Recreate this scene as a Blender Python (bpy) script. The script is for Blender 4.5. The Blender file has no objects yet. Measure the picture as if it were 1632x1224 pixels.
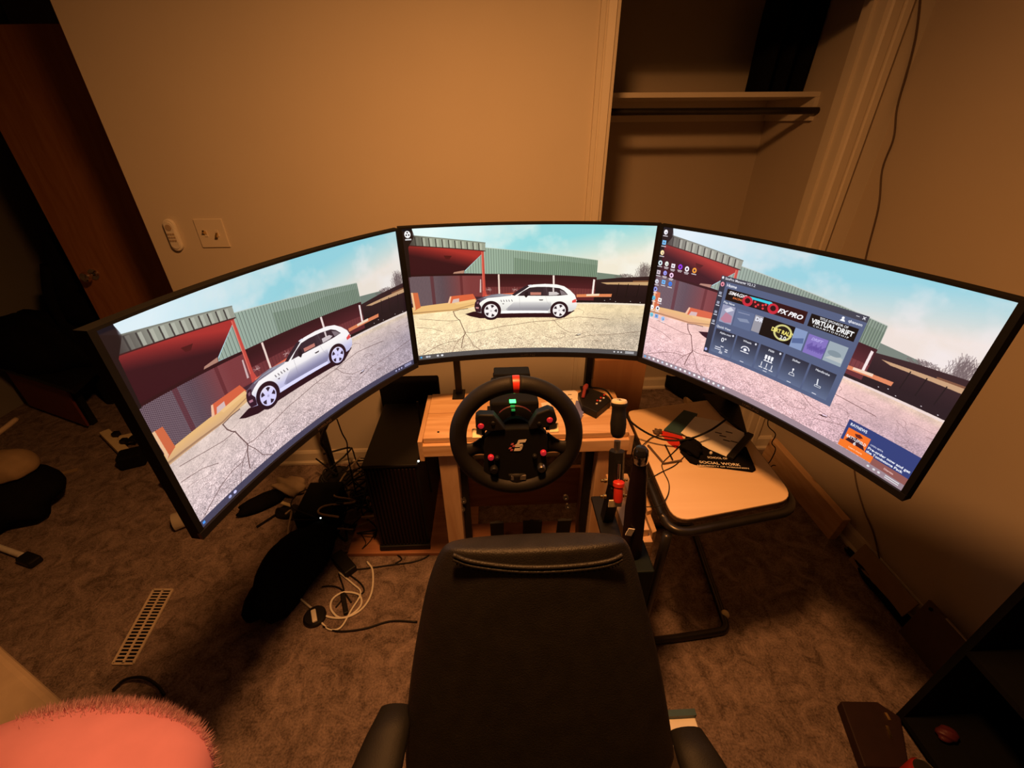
import bpy, bmesh, math, random
import numpy as np
from mathutils import Vector, Matrix

random.seed(7)
SC = bpy.context.scene
COL = SC.collection

# ------------------------------------------------------------------ camera
EYE = Vector((0.0, 0.0, 1.65))
FPX, PITCH, ROLL, YAW = 691.0, math.radians(31.0), math.radians(0.44), math.radians(2.2)


def cam_axes():
    f = Vector((0, math.cos(PITCH), -math.sin(PITCH)))
    d = Vector((0, -math.sin(PITCH), -math.cos(PITCH)))
    r = Vector((1, 0, 0))
    r2 = r * math.cos(ROLL) + d * math.sin(ROLL)
    d2 = d * math.cos(ROLL) - r * math.sin(ROLL)
    rz = Matrix.Rotation(-YAW, 3, 'Z')
    return rz @ r2, rz @ d2, rz @ f


RX, DX, FX = cam_axes()
cam_data = bpy.data.cameras.new('camera')
cam_data.sensor_fit = 'HORIZONTAL'
cam_data.sensor_width = 36.0
cam_data.lens = FPX / 1632.0 * 36.0
cam_data.clip_start = 0.01
cam = bpy.data.objects.new('camera', cam_data)
COL.objects.link(cam)
m = Matrix((RX, -DX, -FX)).transposed().to_4x4()
m.translation = EYE
cam.matrix_world = m
SC.camera = cam

# ------------------------------------------------------------------ world, lamp, exposure
SC.view_settings.view_transform = 'Standard'
SC.view_settings.look = 'None'
SC.view_settings.gamma = 1.0
SC.view_settings.use_curve_mapping = False
SC.view_settings.exposure = 0.0
w = bpy.data.worlds.new('night')
SC.world = w
w.use_nodes = True
w.node_tree.nodes['Background'].inputs[0].default_value = (0.02, 0.012, 0.008, 1)
w.node_tree.nodes['Background'].inputs[1].default_value = 0.05
# the room's one warm ceiling fixture: a diffusing dish facing down plus the glow of its glass sides
LAMP_AT, LAMP_COL = (-0.04, 0.64, 2.36), (1.0, 0.405, 0.115)
ld = bpy.data.lights.new('ceiling_dish', 'AREA')
ld.shape = 'DISK'
ld.size = 0.22
ld.energy = 31.0
ld.spread = math.radians(166)
ld.color = LAMP_COL
lamp = bpy.data.objects.new('ceiling_dish', ld)
lamp.location = LAMP_AT
COL.objects.link(lamp)
ld2 = bpy.data.lights.new('ceiling_bulb', 'POINT')
ld2.energy = 15.0
ld2.color = LAMP_COL
ld2.shadow_soft_size = 0.09
lamp2 = bpy.data.objects.new('ceiling_bulb', ld2)
lamp2.location = LAMP_AT
COL.objects.link(lamp2)
SCREEN_GAIN = 1.08


# ------------------------------------------------------------------ helpers: placing points on known planes
def ray(u, v):
    return RX * ((u - 816) / FPX) + DX * ((v - 612) / FPX) + FX


def on_z(u, v, z=0.0):
    d = ray(u, v)
    return EYE + d * ((z - EYE.z) / d.z)


def on_y(u, v, y):
    d = ray(u, v)
    return EYE + d * (y / d.y)


def on_x(u, v, x):
    d = ray(u, v)
    return EYE + d * (x / d.x)


def on_plane(u, v, p, n):
    d = ray(u, v)
    return EYE + d * ((Vector(p) - EYE).dot(n) / d.dot(n))


# ------------------------------------------------------------------ helpers: mesh building
class MB:
    def __init__(self, M=None):
        self.v, self.f, self.M = [], [], M

    def add(self, vs, fs):
        o = len(self.v)
        for p in vs:
            p = Vector(p)
            if self.M is not None:
                p = self.M @ p
            self.v.append(p)
        self.f += [tuple(i + o for i in f) for f in fs]
        return self

    def box(self, c, s, R=None):
        hx, hy, hz = s[0] / 2, s[1] / 2, s[2] / 2
        vs = [Vector((x, y, z)) for z in (-hz, hz) for y in (-hy, hy) for x in (-hx, hx)]
        if R is not None:
            vs = [R @ p for p in vs]
        vs = [p + Vector(c) for p in vs]
        return self.add(vs, [(0, 2, 3, 1), (4, 5, 7, 6), (0, 1, 5, 4), (2, 6, 7, 3), (0, 4, 6, 2), (1, 3, 7, 5)])

    def span(self, a, b):
        a, b = Vector(a), Vector(b)
        return self.box((a + b) / 2, [abs(b[i] - a[i]) for i in range(3)])

    def bar(self, p0, p1, wd, th, up=(0, 0, 1)):
        p0, p1 = Vector(p0), Vector(p1)
        y = (p1 - p0).normalized()
        x = y.cross(Vector(up))
        if x.length < 1e-4:
            x = y.cross(Vector((0, 1, 0)))
        x.normalize()
        z = x.cross(y)
        R = Matrix((x, y, z)).transposed()
        return self.box((p0 + p1) / 2, (wd, (p1 - p0).length, th), R)

    def prism(self, poly, ext):
        n = len(poly)
        e = Vector(ext)
        poly = [Vector(p) for p in poly]
        vs = poly + [p + e for p in poly]
        fs = [tuple(range(n))[::-1], tuple(range(n, 2 * n))]
        fs += [(i, (i + 1) % n, n + (i + 1) % n, n + i) for i in range(n)]
        return self.add(vs, fs)

    def tube(self, pts, r, n=10, cap=True):
        pts = [Vector(p) for p in pts]
        N = len(pts)
        rs = r if isinstance(r, (list, tuple)) else [r] * N
        t = [(pts[min(i + 1, N - 1)] - pts[max(i - 1, 0)]).normalized() for i in range(N)]
        a = Vector((0, 0, 1)) if abs(t[0].z) < 0.9 else Vector((1, 0, 0))
        x = (a - t[0] * a.dot(t[0])).normalized()
        vs = []
        for i in range(N):
            x = (x - t[i] * x.dot(t[i])).normalized()
            y = t[i].cross(x)
            for k in range(n):
                an = 2 * math.pi * k / n
                vs.append(pts[i] + (x * math.cos(an) + y * math.sin(an)) * rs[i])
        fs = [(i * n + k, i * n + (k + 1) % n, (i + 1) * n + (k + 1) % n, (i + 1) * n + k) for i in range(N - 1) for k in range(n)]
        if cap:
            fs.append(tuple(range(n))[::-1])
            fs.append(tuple((N - 1) * n + k for k in range(n)))
        return self.add(vs, fs)

    def cyl(self, p0, p1, r0, r1=None, n=20):
        return self.tube([p0, p1], [r0, r0 if r1 is None else r1], n)

    def lathe(self, p, axis, prof, n=24):
        p, ax = Vector(p), Vector(axis).normalized()
        return self.tube_prof(p, ax, prof, n)

    def tube_prof(self, p, ax, prof, n):
        a = Vector((1, 0, 0)) if abs(ax.x) < 0.9 else Vector((0, 1, 0))
        x = (a - ax * a.dot(ax)).normalized()
        y = ax.cross(x)
        vs = []
        for (r, h) in prof:
            for k in range(n):
                an = 2 * math.pi * k / n
                vs.append(p + ax * h + (x * math.cos(an) + y * math.sin(an)) * max(r, 1e-5))
        N = len(prof)
        fs = [(i * n + k, i * n + (k + 1) % n, (i + 1) * n + (k + 1) % n, (i + 1) * n + k) for i in range(N - 1) for k in range(n)]
        fs.append(tuple(range(n))[::-1])
        fs.append(tuple((N - 1) * n + k for k in range(n)))
        return self.add(vs, fs)

    def torus(self, R, r, a0=0.0, a1=2 * math.pi, n=72, k=16, flat=1.0):
        full = abs(a1 - a0 - 2 * math.pi) < 1e-6
        N = n if full else n + 1
        vs = []
        for i in range(N):
            a = a0 + (a1 - a0) * i / n
            for j in range(k):
                b = 2 * math.pi * j / k
                q = R + r * math.cos(b)
                vs.append((q * math.cos(a), q * math.sin(a), r * flat * math.sin(b)))
        fs = []
        for i in range(n):
            i2 = (i + 1) % N
            for j in range(k):
                fs.append((i * k + j, i2 * k + j, i2 * k + (j + 1) % k, i * k + (j + 1) % k))
        if not full:
            fs.append(tuple(range(k))[::-1])
            fs.append(tuple(n * k + j for j in range(k)))
        return self.add(vs, fs)

    def loft(self, rings, cap=True):
        n = len(rings[0])
        vs = [p for r in rings for p in r]
        fs = [(i * n + k, i * n + (k + 1) % n, (i + 1) * n + (k + 1) % n, (i + 1) * n + k) for i in range(len(rings) - 1) for k in range(n)]
        if cap:
            fs.append(tuple(range(n))[::-1])
            fs.append(tuple((len(rings) - 1) * n + k for k in range(n)))
        return self.add(vs, fs)

    def blob(self, c, s, seed=0, amp=0.15, nu=28, nv=16, R=None, flat=-0.55):
        rnd = random.Random(seed)
        ph = [(rnd.uniform(1.2, 4.5), rnd.uniform(1.2, 4.5), rnd.uniform(0, 6.3), rnd.uniform(0.4, 1)) for _ in range(6)]
        vs, fs = [], []
        for j in range(nv + 1):
            th = math.pi * j / nv
            for i in range(nu):
                a = 2 * math.pi * i / nu
                d = Vector((math.sin(th) * math.cos(a), math.sin(th) * math.sin(a), math.cos(th)))
                k = 1 + amp * sum(q[3] * math.sin(q[0] * d.x * 2 + q[1] * d.y * 2 + q[2] + q[0] * d.z) for q in ph) / 2.5
                p = d * k
                p.z = max(p.z, flat)
                p = Vector((p.x * s[0], p.y * s[1], p.z * s[2]))
                if R is not None:
                    p = R @ p
                vs.append(p + Vector(c))
        for j in range(nv):
            for i in range(nu):
                fs.append((j * nu + i, (j + 1) * nu + i, (j + 1) * nu + (i + 1) % nu, j * nu + (i + 1) % nu))
        return self.add(vs, fs)

    def build(self, name, mt, parent=None, smooth=False, bevel=0.0, origin=None, seg=2):
        base = Vector((0, 0, 0))
        if parent is not None:
            p = parent
            while p is not None:
                base = base + p.location
                p = p.parent
            org = base
        else:
            if origin is not None:
                org = Vector(origin)
            else:
                lo = [min(v[i] for v in self.v) for i in range(3)]
                hi = [max(v[i] for v in self.v) for i in range(3)]
                org = Vector(((lo[0] + hi[0]) / 2, (lo[1] + hi[1]) / 2, lo[2]))
        me = bpy.data.meshes.new(name)
        me.from_pydata([v - org for v in self.v], [], self.f)
        me.validate()
        bm = bmesh.new()
        bm.from_mesh(me)
        bmesh.ops.remove_doubles(bm, verts=bm.verts, dist=1e-6)
        bmesh.ops.recalc_face_normals(bm, faces=bm.faces)
        bm.to_mesh(me)
        bm.free()
        o = bpy.data.objects.new(name, me)
        COL.objects.link(o)
        me.materials.append(mt)
        if parent is not None:
            o.parent = parent
        else:
            o.location = org
        if smooth:
            for p in me.polygons:
                p.use_smooth = True
            if smooth != 'all':
                try:
                    me.set_sharp_from_angle(angle=math.radians(40))
                except Exception:
                    pass
        if bevel:
            b = o.modifiers.new('bevel', 'BEVEL')
            b.width = bevel
            b.segments = seg
            b.limit_method = 'ANGLE'
        return o


def tag(o, label, cat, group=None, kind=None):
    o['label'] = label
    if cat:
        o['category'] = cat
    if group:
        o['group'] = group
    if kind:
        o['kind'] = kind
    return o


def thing(name, label, cat, loc, group=None):
    o = bpy.data.objects.new(name, None)
    o.empty_display_size = 0.05
    COL.objects.link(o)
    o.location = loc
    return tag(o, label, cat, group)


def struct(o):
    o['kind'] = 'structure'
    return o


def smooth_path(pts, k=6):
    pts = [Vector(p) for p in pts]
    P = [pts[0] * 2 - pts[1]] + pts + [pts[-1] * 2 - pts[-2]]
    out = []
    for i in range(1, len(P) - 2):
        a, b, c, d = P[i - 1], P[i], P[i + 1], P[i + 2]
        for s in range(k):
            t = s / k
            out.append(0.5 * ((2 * b) + (c - a) * t + (2 * a - 5 * b + 4 * c - d) * t * t + (3 * b - a - 3 * c + d) * t ** 3))
    out.append(pts[-1])
    return out


def cable(pts, r, mt, label, name='cable', group=None, n=8, cat='cable'):
    o = MB().tube(smooth_path(pts), r, n).build(name, mt, smooth='all')
    return tag(o, label, cat, group)


def text_tris(s, size=1.0, align='LEFT', bold=0.0, shear=0.0):
    cu = bpy.data.curves.new('lettering', 'FONT')
    cu.body = s
    cu.size = size
    cu.align_x = align
    cu.offset = bold
    cu.shear = shear
    cu.resolution_u = 3
    ob = bpy.data.objects.new('lettering', cu)
    COL.objects.link(ob)
    bpy.context.view_layer.update()
    dg = bpy.context.evaluated_depsgraph_get()
    me = ob.evaluated_get(dg).to_mesh()
    vs = [tuple(v.co) for v in me.vertices]
    fs = [tuple(p.vertices) for p in me.polygons]
    ob.evaluated_get(dg).to_mesh_clear()
    bpy.data.objects.remove(ob)
    bpy.data.curves.remove(cu)
    return vs, fs


def letter_mesh(s, org, ex, ey, size, mt, parent, align='CENTER', bold=0.0, shear=0.0, name='lettering'):
    vs, fs = text_tris(s, 1.0, align, bold, shear)
    mb = MB()
    ex, ey = Vector(ex), Vector(ey)
    mb.add([Vector(org) + ex * (v[0] * size) + ey * (v[1] * size) for v in vs], fs)
    return mb.build(name, mt, parent)


# ------------------------------------------------------------------ materials
def lin(c):
    return tuple(((x / 255) / 12.92 if x / 255 <= 0.04045 else ((x / 255 + 0.055) / 1.055) ** 2.4) for x in c)


def mat(name, col, rough=0.6, metal=0.0, var=0.12, scale=30.0, bump=0.0, bscale=None, spec=0.5, stretch=None, emit=None, es=0.0):
    mt = bpy.data.materials.new(name)
    mt.use_nodes = True
    nt = mt.node_tree
    b = nt.nodes['Principled BSDF']
    tc = nt.nodes.new('ShaderNodeTexCoord')
    mp = nt.nodes.new('ShaderNodeMapping')
    nt.links.new(tc.outputs['Object'], mp.inputs['Vector'])
    if stretch:
        mp.inputs['Scale'].default_value = stretch
    nz = nt.nodes.new('ShaderNodeTexNoise')
    nz.inputs['Scale'].default_value = scale
    nz.inputs['Detail'].default_value = 5
    nt.links.new(mp.outputs['Vector'], nz.inputs['Vector'])
    cr = nt.nodes.new('ShaderNodeValToRGB')
    cr.color_ramp.elements[0].position = 0.3
    cr.color_ramp.elements[1].position = 0.7
    cr.color_ramp.elements[0].color = tuple(x * (1 - var) for x in col) + (1,)
    cr.color_ramp.elements[1].color = tuple(min(1, x * (1 + var)) for x in col) + (1,)
    nt.links.new(nz.outputs['Fac'], cr.inputs['Fac'])
    nt.links.new(cr.outputs['Color'], b.inputs['Base Color'])
    b.inputs['Roughness'].default_value = rough
    b.inputs['Metallic'].default_value = metal
    b.inputs['Specular IOR Level'].default_value = spec
    if bump:
        n2 = nt.nodes.new('ShaderNodeTexNoise')
        n2.inputs['Scale'].default_value = bscale or scale * 4
        n2.inputs['Detail'].default_value = 4
        nt.links.new(tc.outputs['Object'], n2.inputs['Vector'])
        bp = nt.nodes.new('ShaderNodeBump')
        bp.inputs['Strength'].default_value = bump
        bp.inputs['Distance'].default_value = 0.004
        nt.links.new(n2.outputs['Fac'], bp.inputs['Height'])
        nt.links.new(bp.outputs['Normal'], b.inputs['Normal'])
    if emit:
        b.inputs['Emission Color'].default_value = tuple(emit) + (1,)
        b.inputs['Emission Strength'].default_value = es
    return mt


def wood(name, c1, c2, axis='X', scale=7.0, rough=0.55, knots=True):
    mt = bpy.data.materials.new(name)
    mt.use_nodes = True
    nt = mt.node_tree
    L = nt.links
    b = nt.nodes['Principled BSDF']
    tc = nt.nodes.new('ShaderNodeTexCoord')
    mp = nt.nodes.new('ShaderNodeMapping')
    st = {'X': (0.12, 1, 1), 'Y': (1, 0.12, 1), 'Z': (1, 1, 0.12)}[axis]
    mp.inputs['Scale'].default_value = st
    L.new(tc.outputs['Object'], mp.inputs['Vector'])
    n = nt.nodes.new('ShaderNodeTexNoise')
    n.inputs['Scale'].default_value = scale * 3
    n.inputs['Detail'].default_value = 6
    n.inputs['Distortion'].default_value = 1.4
    L.new(mp.outputs['Vector'], n.inputs['Vector'])
    cr = nt.nodes.new('ShaderNodeValToRGB')
    cr.color_ramp.elements[0].position = 0.35
    cr.color_ramp.elements[1].position = 0.65
    cr.color_ramp.elements[0].color = tuple(c2) + (1,)
    cr.color_ramp.elements[1].color = tuple(c1) + (1,)
    L.new(n.outputs['Fac'], cr.inputs['Fac'])
    out = cr.outputs['Color']
    if knots:
        mp2 = nt.nodes.new('ShaderNodeMapping')
        mp2.inputs['Scale'].default_value = {'X': (0.55, 1, 1), 'Y': (1, 0.55, 1), 'Z': (1, 1, 0.55)}[axis]
        L.new(tc.outputs['Object'], mp2.inputs['Vector'])
        vo = nt.nodes.new('ShaderNodeTexVoronoi')
        vo.inputs['Scale'].default_value = 9.0
        L.new(mp2.outputs['Vector'], vo.inputs['Vector'])
        c2r = nt.nodes.new('ShaderNodeValToRGB')
        c2r.color_ramp.elements[0].position = 0.05
        c2r.color_ramp.elements[1].position = 0.16
        c2r.color_ramp.elements[0].color = (0.28, 0.2, 0.15, 1)
        c2r.color_ramp.elements[1].color = (1, 1, 1, 1)
        L.new(vo.outputs['Distance'], c2r.inputs['Fac'])
        mx = nt.nodes.new('ShaderNodeMix')
        mx.data_type = 'RGBA'
        mx.blend_type = 'MULTIPLY'
        mx.inputs['Factor'].default_value = 1.0
        L.new(out, mx.inputs['A'])
        L.new(c2r.outputs['Color'], mx.inputs['B'])
        out = mx.outputs['Result']
    L.new(out, b.inputs['Base Color'])
    b.inputs['Roughness'].default_value = rough
    bp = nt.nodes.new('ShaderNodeBump')
    bp.inputs['Strength'].default_value = 0.08
    L.new(n.outputs['Fac'], bp.inputs['Height'])
    L.new(bp.outputs['Normal'], b.inputs['Normal'])
    return mt


def carpet_mat():
    mt = bpy.data.materials.new('brown_carpet')
    mt.use_nodes = True
    nt = mt.node_tree
    L = nt.links
    b = nt.nodes['Principled BSDF']
    tc = nt.nodes.new('ShaderNodeTexCoord')
    n1 = nt.nodes.new('ShaderNodeTexNoise')
    n1.inputs['Scale'].default_value = 15
    n1.inputs['Detail'].default_value = 8
    n1.inputs['Roughness'].default_value = 0.7
    n1.inputs['Distortion'].default_value = 1.0
    L.new(tc.outputs['Object'], n1.inputs['Vector'])
    n2 = nt.nodes.new('ShaderNodeTexNoise')
    n2.inputs['Scale'].default_value = 160
    n2.inputs['Detail'].default_value = 4
    L.new(tc.outputs['Object'], n2.inputs['Vector'])
    ad = nt.nodes.new('ShaderNodeMath')
    ad.operation = 'ADD'
    L.new(n1.outputs['Fac'], ad.inputs[0])
    ml = nt.nodes.new('ShaderNodeMath')
    ml.operation = 'MULTIPLY'
    ml.inputs[1].default_value = 0.55
    L.new(n2.outputs['Fac'], ml.inputs[0])
    L.new(ml.outputs[0], ad.inputs[1])
    cr = nt.nodes.new('ShaderNodeValToRGB')
    cr.color_ramp.elements[0].position = 0.58
    cr.color_ramp.elements[1].position = 1.0
    cr.color_ramp.elements[0].color = (0.085, 0.062, 0.052, 1)
    cr.color_ramp.elements[1].color = (0.34, 0.255, 0.225, 1)
    L.new(ad.outputs[0], cr.inputs['Fac'])
    L.new(cr.outputs['Color'], b.inputs['Base Color'])
    b.inputs['Roughness'].default_value = 1.0
    b.inputs['Specular IOR Level'].default_value = 0.05
    bp = nt.nodes.new('ShaderNodeBump')
    bp.inputs['Strength'].default_value = 0.7
    bp.inputs['Distance'].default_value = 0.012
    L.new(ad.outputs[0], bp.inputs['Height'])
    L.new(bp.outputs['Normal'], b.inputs['Normal'])
    return mt


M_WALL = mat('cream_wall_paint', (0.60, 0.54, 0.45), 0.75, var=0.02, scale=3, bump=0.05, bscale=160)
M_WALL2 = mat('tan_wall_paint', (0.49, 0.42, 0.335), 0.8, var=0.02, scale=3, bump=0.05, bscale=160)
M_FAR = mat('bounce_damping_wall', (0.20, 0.18, 0.15), 0.9, var=0.03, scale=3)  # outlying walls darkened to damp the room's bounced light
M_TRIM = mat('ivory_trim_paint', (0.66, 0.60, 0.50), 0.4, var=0.03, scale=5)
M_CEIL = mat('ceiling_paint', (0.25, 0.24, 0.22), 0.9, var=0.03, scale=20, bump=0.1)  # unseen ceiling, its colour lowered so less light bounces down
M_CARPET = carpet_mat()
M_PINE = wood('pine_board', (0.70, 0.47, 0.27), (0.56, 0.33, 0.16), 'X')
M_PINEZ = wood('pine_upright', (0.62, 0.42, 0.25), (0.48, 0.29, 0.16), 'Z')
M_PINEY = wood('pine_plank', (0.66, 0.45, 0.27), (0.52, 0.32, 0.17), 'Y')
M_REDWOOD = wood('stained_plank', (0.42, 0.20, 0.10), (0.30, 0.12, 0.06), 'X')
M_PLY = wood('orange_plywood', (0.50, 0.26, 0.13), (0.42, 0.20, 0.10), 'Z', scale=4)
M_DOOR = wood('dark_door_veneer', (0.34, 0.145, 0.058), (0.27, 0.105, 0.04), 'Z', knots=False)
M_MAPLE = wood('maple_laminate', (0.80, 0.60, 0.40), (0.76, 0.55, 0.35), 'X', scale=3, rough=0.35, knots=False)
M_BLACK = mat('black_plastic', (0.007, 0.0065, 0.0065), 0.5, spec=0.3)
M_BLACKM = mat('matte_black', (0.005, 0.005, 0.005), 0.8, spec=0.12)
M_GLOSS = mat('gloss_black', (0.01, 0.01, 0.011), 0.18)
M_FABRIC = mat('black_fabric', (0.006, 0.0055, 0.006), 0.95, bump=0.4, bscale=200, spec=0.04)
M_LEATHER = mat('black_leather', (0.014, 0.012, 0.010), 0.46, spec=0.35, bump=0.35, bscale=420, var=0.2)
M_RUBBER = mat('rubber_grip', (0.009, 0.008, 0.007), 0.6, bump=0.15, bscale=500, spec=0.28)
M_STEEL = mat('brushed_steel', (0.55, 0.53, 0.5), 0.3, 1.0)
M_DARKM = mat('dark_steel_tube', (0.05, 0.045, 0.04), 0.35, 0.8)
M_CHROME = mat('chrome', (0.75, 0.73, 0.7), 0.12, 1.0)
M_BRASS = mat('brass', (0.75, 0.55, 0.25), 0.25, 1.0)
M_RED = mat('red_plastic', (0.55, 0.03, 0.02), 0.4)
M_REDD = mat('dark_red_cloth', (0.20, 0.02, 0.018), 0.8)
M_WHITE = mat('white_plastic', (0.70, 0.67, 0.60), 0.4, var=0.04)
M_ARCKNOB = mat('maroon_reflection_and_knob', (0.08, 0.012, 0.016), 0.5)  # maroon of the imitated reflection on the wheel base and of the small knob
M_REG = mat('register_enamel', (0.52, 0.43, 0.33), 0.5)
M_SILV = mat('satin_silver', (0.85, 0.82, 0.76), 0.5, 0.3)
M_CREAM = mat('cream_plastic', (0.72, 0.62, 0.40), 0.45, var=0.05)
M_PAPER = mat('white_paper', (0.80, 0.76, 0.68), 0.8, var=0.04)
M_INK = mat('printing_ink', (0.05, 0.04, 0.035), 0.8)
M_TEAL = mat('dark_teal_card', (0.03, 0.075, 0.09), 0.5)
M_BLUE = mat('blue_wrapper', (0.16, 0.18, 0.42), 0.3)
M_PINK = mat('salmon_plush', (0.66, 0.26, 0.37), 0.9, var=0.06, scale=14)
M_MAUVE = mat('mauve_fur', (0.46, 0.26, 0.30), 0.9, var=0.3, scale=40)
M_TAN = mat('tan_upholstery', (0.40, 0.31, 0.22), 0.85, var=0.06)
M_TANC = mat('tan_cloth', (0.30, 0.21, 0.12), 0.9, var=0.08)
M_BROWN = mat('brown_hardboard', (0.09, 0.055, 0.035), 0.6)
M_CARD = mat('red_brown_panel', (0.16, 0.035, 0.018), 0.7)
M_LETTER = mat('white_print', (0.75, 0.7, 0.62), 0.7, var=0.02)
M_LEDW = mat('white_led', (1, 1, 1), 0.5, emit=(0.9, 1.0, 0.85), es=3.0)
M_LEDG = mat('green_led', (0.0, 0.3, 0.05), 0.5, emit=(0.05, 1.0, 0.16), es=4.0)
M_LEDG2 = mat('dim_green_led', (0.0, 0.2, 0.03), 0.5, emit=(0.03, 0.6, 0.10), es=0.35)
M_LEDR = mat('lit_red_button', (0.40, 0.012, 0.02), 0.35, emit=(1.0, 0.05, 0.08), es=0.16)
M_MAROON = mat('maroon_plastic', (0.012, 0.004, 0.006), 0.5, spec=0.25)
M_GREENP = mat('dark_green_plastic', (0.003, 0.007, 0.005), 0.6, spec=0.2)
M_GLASSY = mat('clear_plastic', (0.60, 0.54, 0.45), 0.15, var=0.05)
M_GLASSY.node_tree.nodes['Principled BSDF'].inputs['Transmission Weight'].default_value = 0.4

# ------------------------------------------------------------------ wallpaper shown on the screens (flat picture on lit panels)
PW, PH, SS = 1280, 720, 2
RNG = np.random.default_rng(3)


def vnoise(h, w, cy, cx):
    g = RNG.random((cy + 2, cx + 2)).astype(np.float32)
    y = np.linspace(0, cy, h, dtype=np.float32)
    x = np.linspace(0, cx, w, dtype=np.float32)
    yi, xi = y.astype(int), x.astype(int)
    fy, fx = (y - yi)[:, None], (x - xi)[None, :]
    fy, fx = fy * fy * (3 - 2 * fy), fx * fx * (3 - 2 * fx)
    a, b = g[yi][:, xi], g[yi][:, xi + 1]
    c, d = g[yi + 1][:, xi], g[yi + 1][:, xi + 1]
    return (a * (1 - fx) + b * fx) * (1 - fy) + (c * (1 - fx) + d * fx) * fy


def fbm(h, w, cy, cx, o=5):
    s, t, am = 0, 0, 1.0
    for i in range(o):
        s = s + vnoise(h, w, min(cy * 2 ** i, h), min(cx * 2 ** i, w)) * am
        t += am
        am *= 0.55
    return s / t


class Canvas:
    def __init__(self, a=None):
        self.h, self.w = PH * SS, PW * SS
        self.a = np.zeros((self.h, self.w, 3), np.float32) if a is None else a.copy()

    def poly(self, pts, col, alpha=1.0):
        p = [(x * SS, y * SS) for x, y in pts]
        x0, x1 = max(0, int(min(q[0] for q in p))), min(self.w, int(max(q[0] for q in p)) + 2)
        y0, y1 = max(0, int(min(q[1] for q in p))), min(self.h, int(max(q[1] for q in p)) + 2)
        if x1 <= x0 or y1 <= y0:
            return
        X = np.arange(x0, x1, dtype=np.float32)[None, :] + 0.5
        Y = np.arange(y0, y1, dtype=np.float32)[:, None] + 0.5
        ins = np.zeros((y1 - y0, x1 - x0), bool)
        n = len(p)
        for i in range(n):
            (ax, ay), (bx, by) = p[i], p[(i + 1) % n]
            if ay == by:
                continue
            c = ((ay > Y) != (by > Y)) & (X < (bx - ax) * (Y - ay) / (by - ay) + ax)
            ins ^= c
        sub = self.a[y0:y1, x0:x1]
        if callable(col):
            cc = np.asarray(col(X / SS + 0 * Y, Y / SS + 0 * X), np.float32)
            al = alpha(X / SS + 0 * Y, Y / SS + 0 * X)[ins][:, None] if callable(alpha) else alpha
            sub[ins] = sub[ins] * (1 - al) + cc[ins] * al
        else:
            c = np.array(col, np.float32)
            al = alpha(X / SS + 0 * Y, Y / SS + 0 * X)[ins][:, None] if callable(alpha) else alpha
            sub[ins] = sub[ins] * (1 - al) + c * al

    def rect(self, x0, y0, x1, y1, col, alpha=1.0):
        self.poly([(x0, y0), (x1, y0), (x1, y1), (x0, y1)], col, alpha)

    def ell(self, cx, cy, rx, ry, col, alpha=1.0, n=40):
        self.poly([(cx + rx * math.cos(2 * math.pi * i / n), cy + ry * math.sin(2 * math.pi * i / n)) for i in range(n)], col, alpha)

    def line(self, pts, wd, col, alpha=1.0):
        for (ax, ay), (bx, by) in zip(pts[:-1], pts[1:]):
            l = math.hypot(bx - ax, by - ay) or 1
            nx, ny = -(by - ay) / l * wd / 2, (bx - ax) / l * wd / 2
            ex, ey = (bx - ax) / l * wd * 0.2, (by - ay) / l * wd * 0.2
            self.poly([(ax + nx - ex, ay + ny - ey), (bx + nx + ex, by + ny + ey), (bx - nx + ex, by - ny + ey), (ax - nx - ex, ay - ny - ey)], col, alpha)

    def text(self, s, x, y, size, col, align='LEFT', bold=0.012, shear=0.0, width=None, rot=0.0):
        vs, fs = text_tris(s, 1.0, align, bold, shear)
        if not vs:
            return
        sx = size
        if width:
            ext = max(v[0] for v in vs) - min(v[0] for v in vs)
            sx = width / ext
        for f in fs:
            self.poly([(x + vs[i][0] * sx, y - vs[i][1] * size) for i in f], col)

    def image(self, name):
        a = self.a.reshape(PH, SS, PW, SS, 3).mean((1, 3))
        a = np.clip(a, 0, 255) / 255.0
        out = np.ones((PH, PW, 4), np.float32)
        out[..., :3] = a[::-1]
        im = bpy.data.images.new(name, PW, PH, alpha=False, float_buffer=False)
        im.pixels.foreach_set(out.ravel())
        im.update()
        im.pack()
        return im


def mixc(a, b, t):
    t = np.clip(t, 0, 1)[..., None]
    return np.array(a, np.float32) * (1 - t) + np.array(b, np.float32) * t


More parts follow.
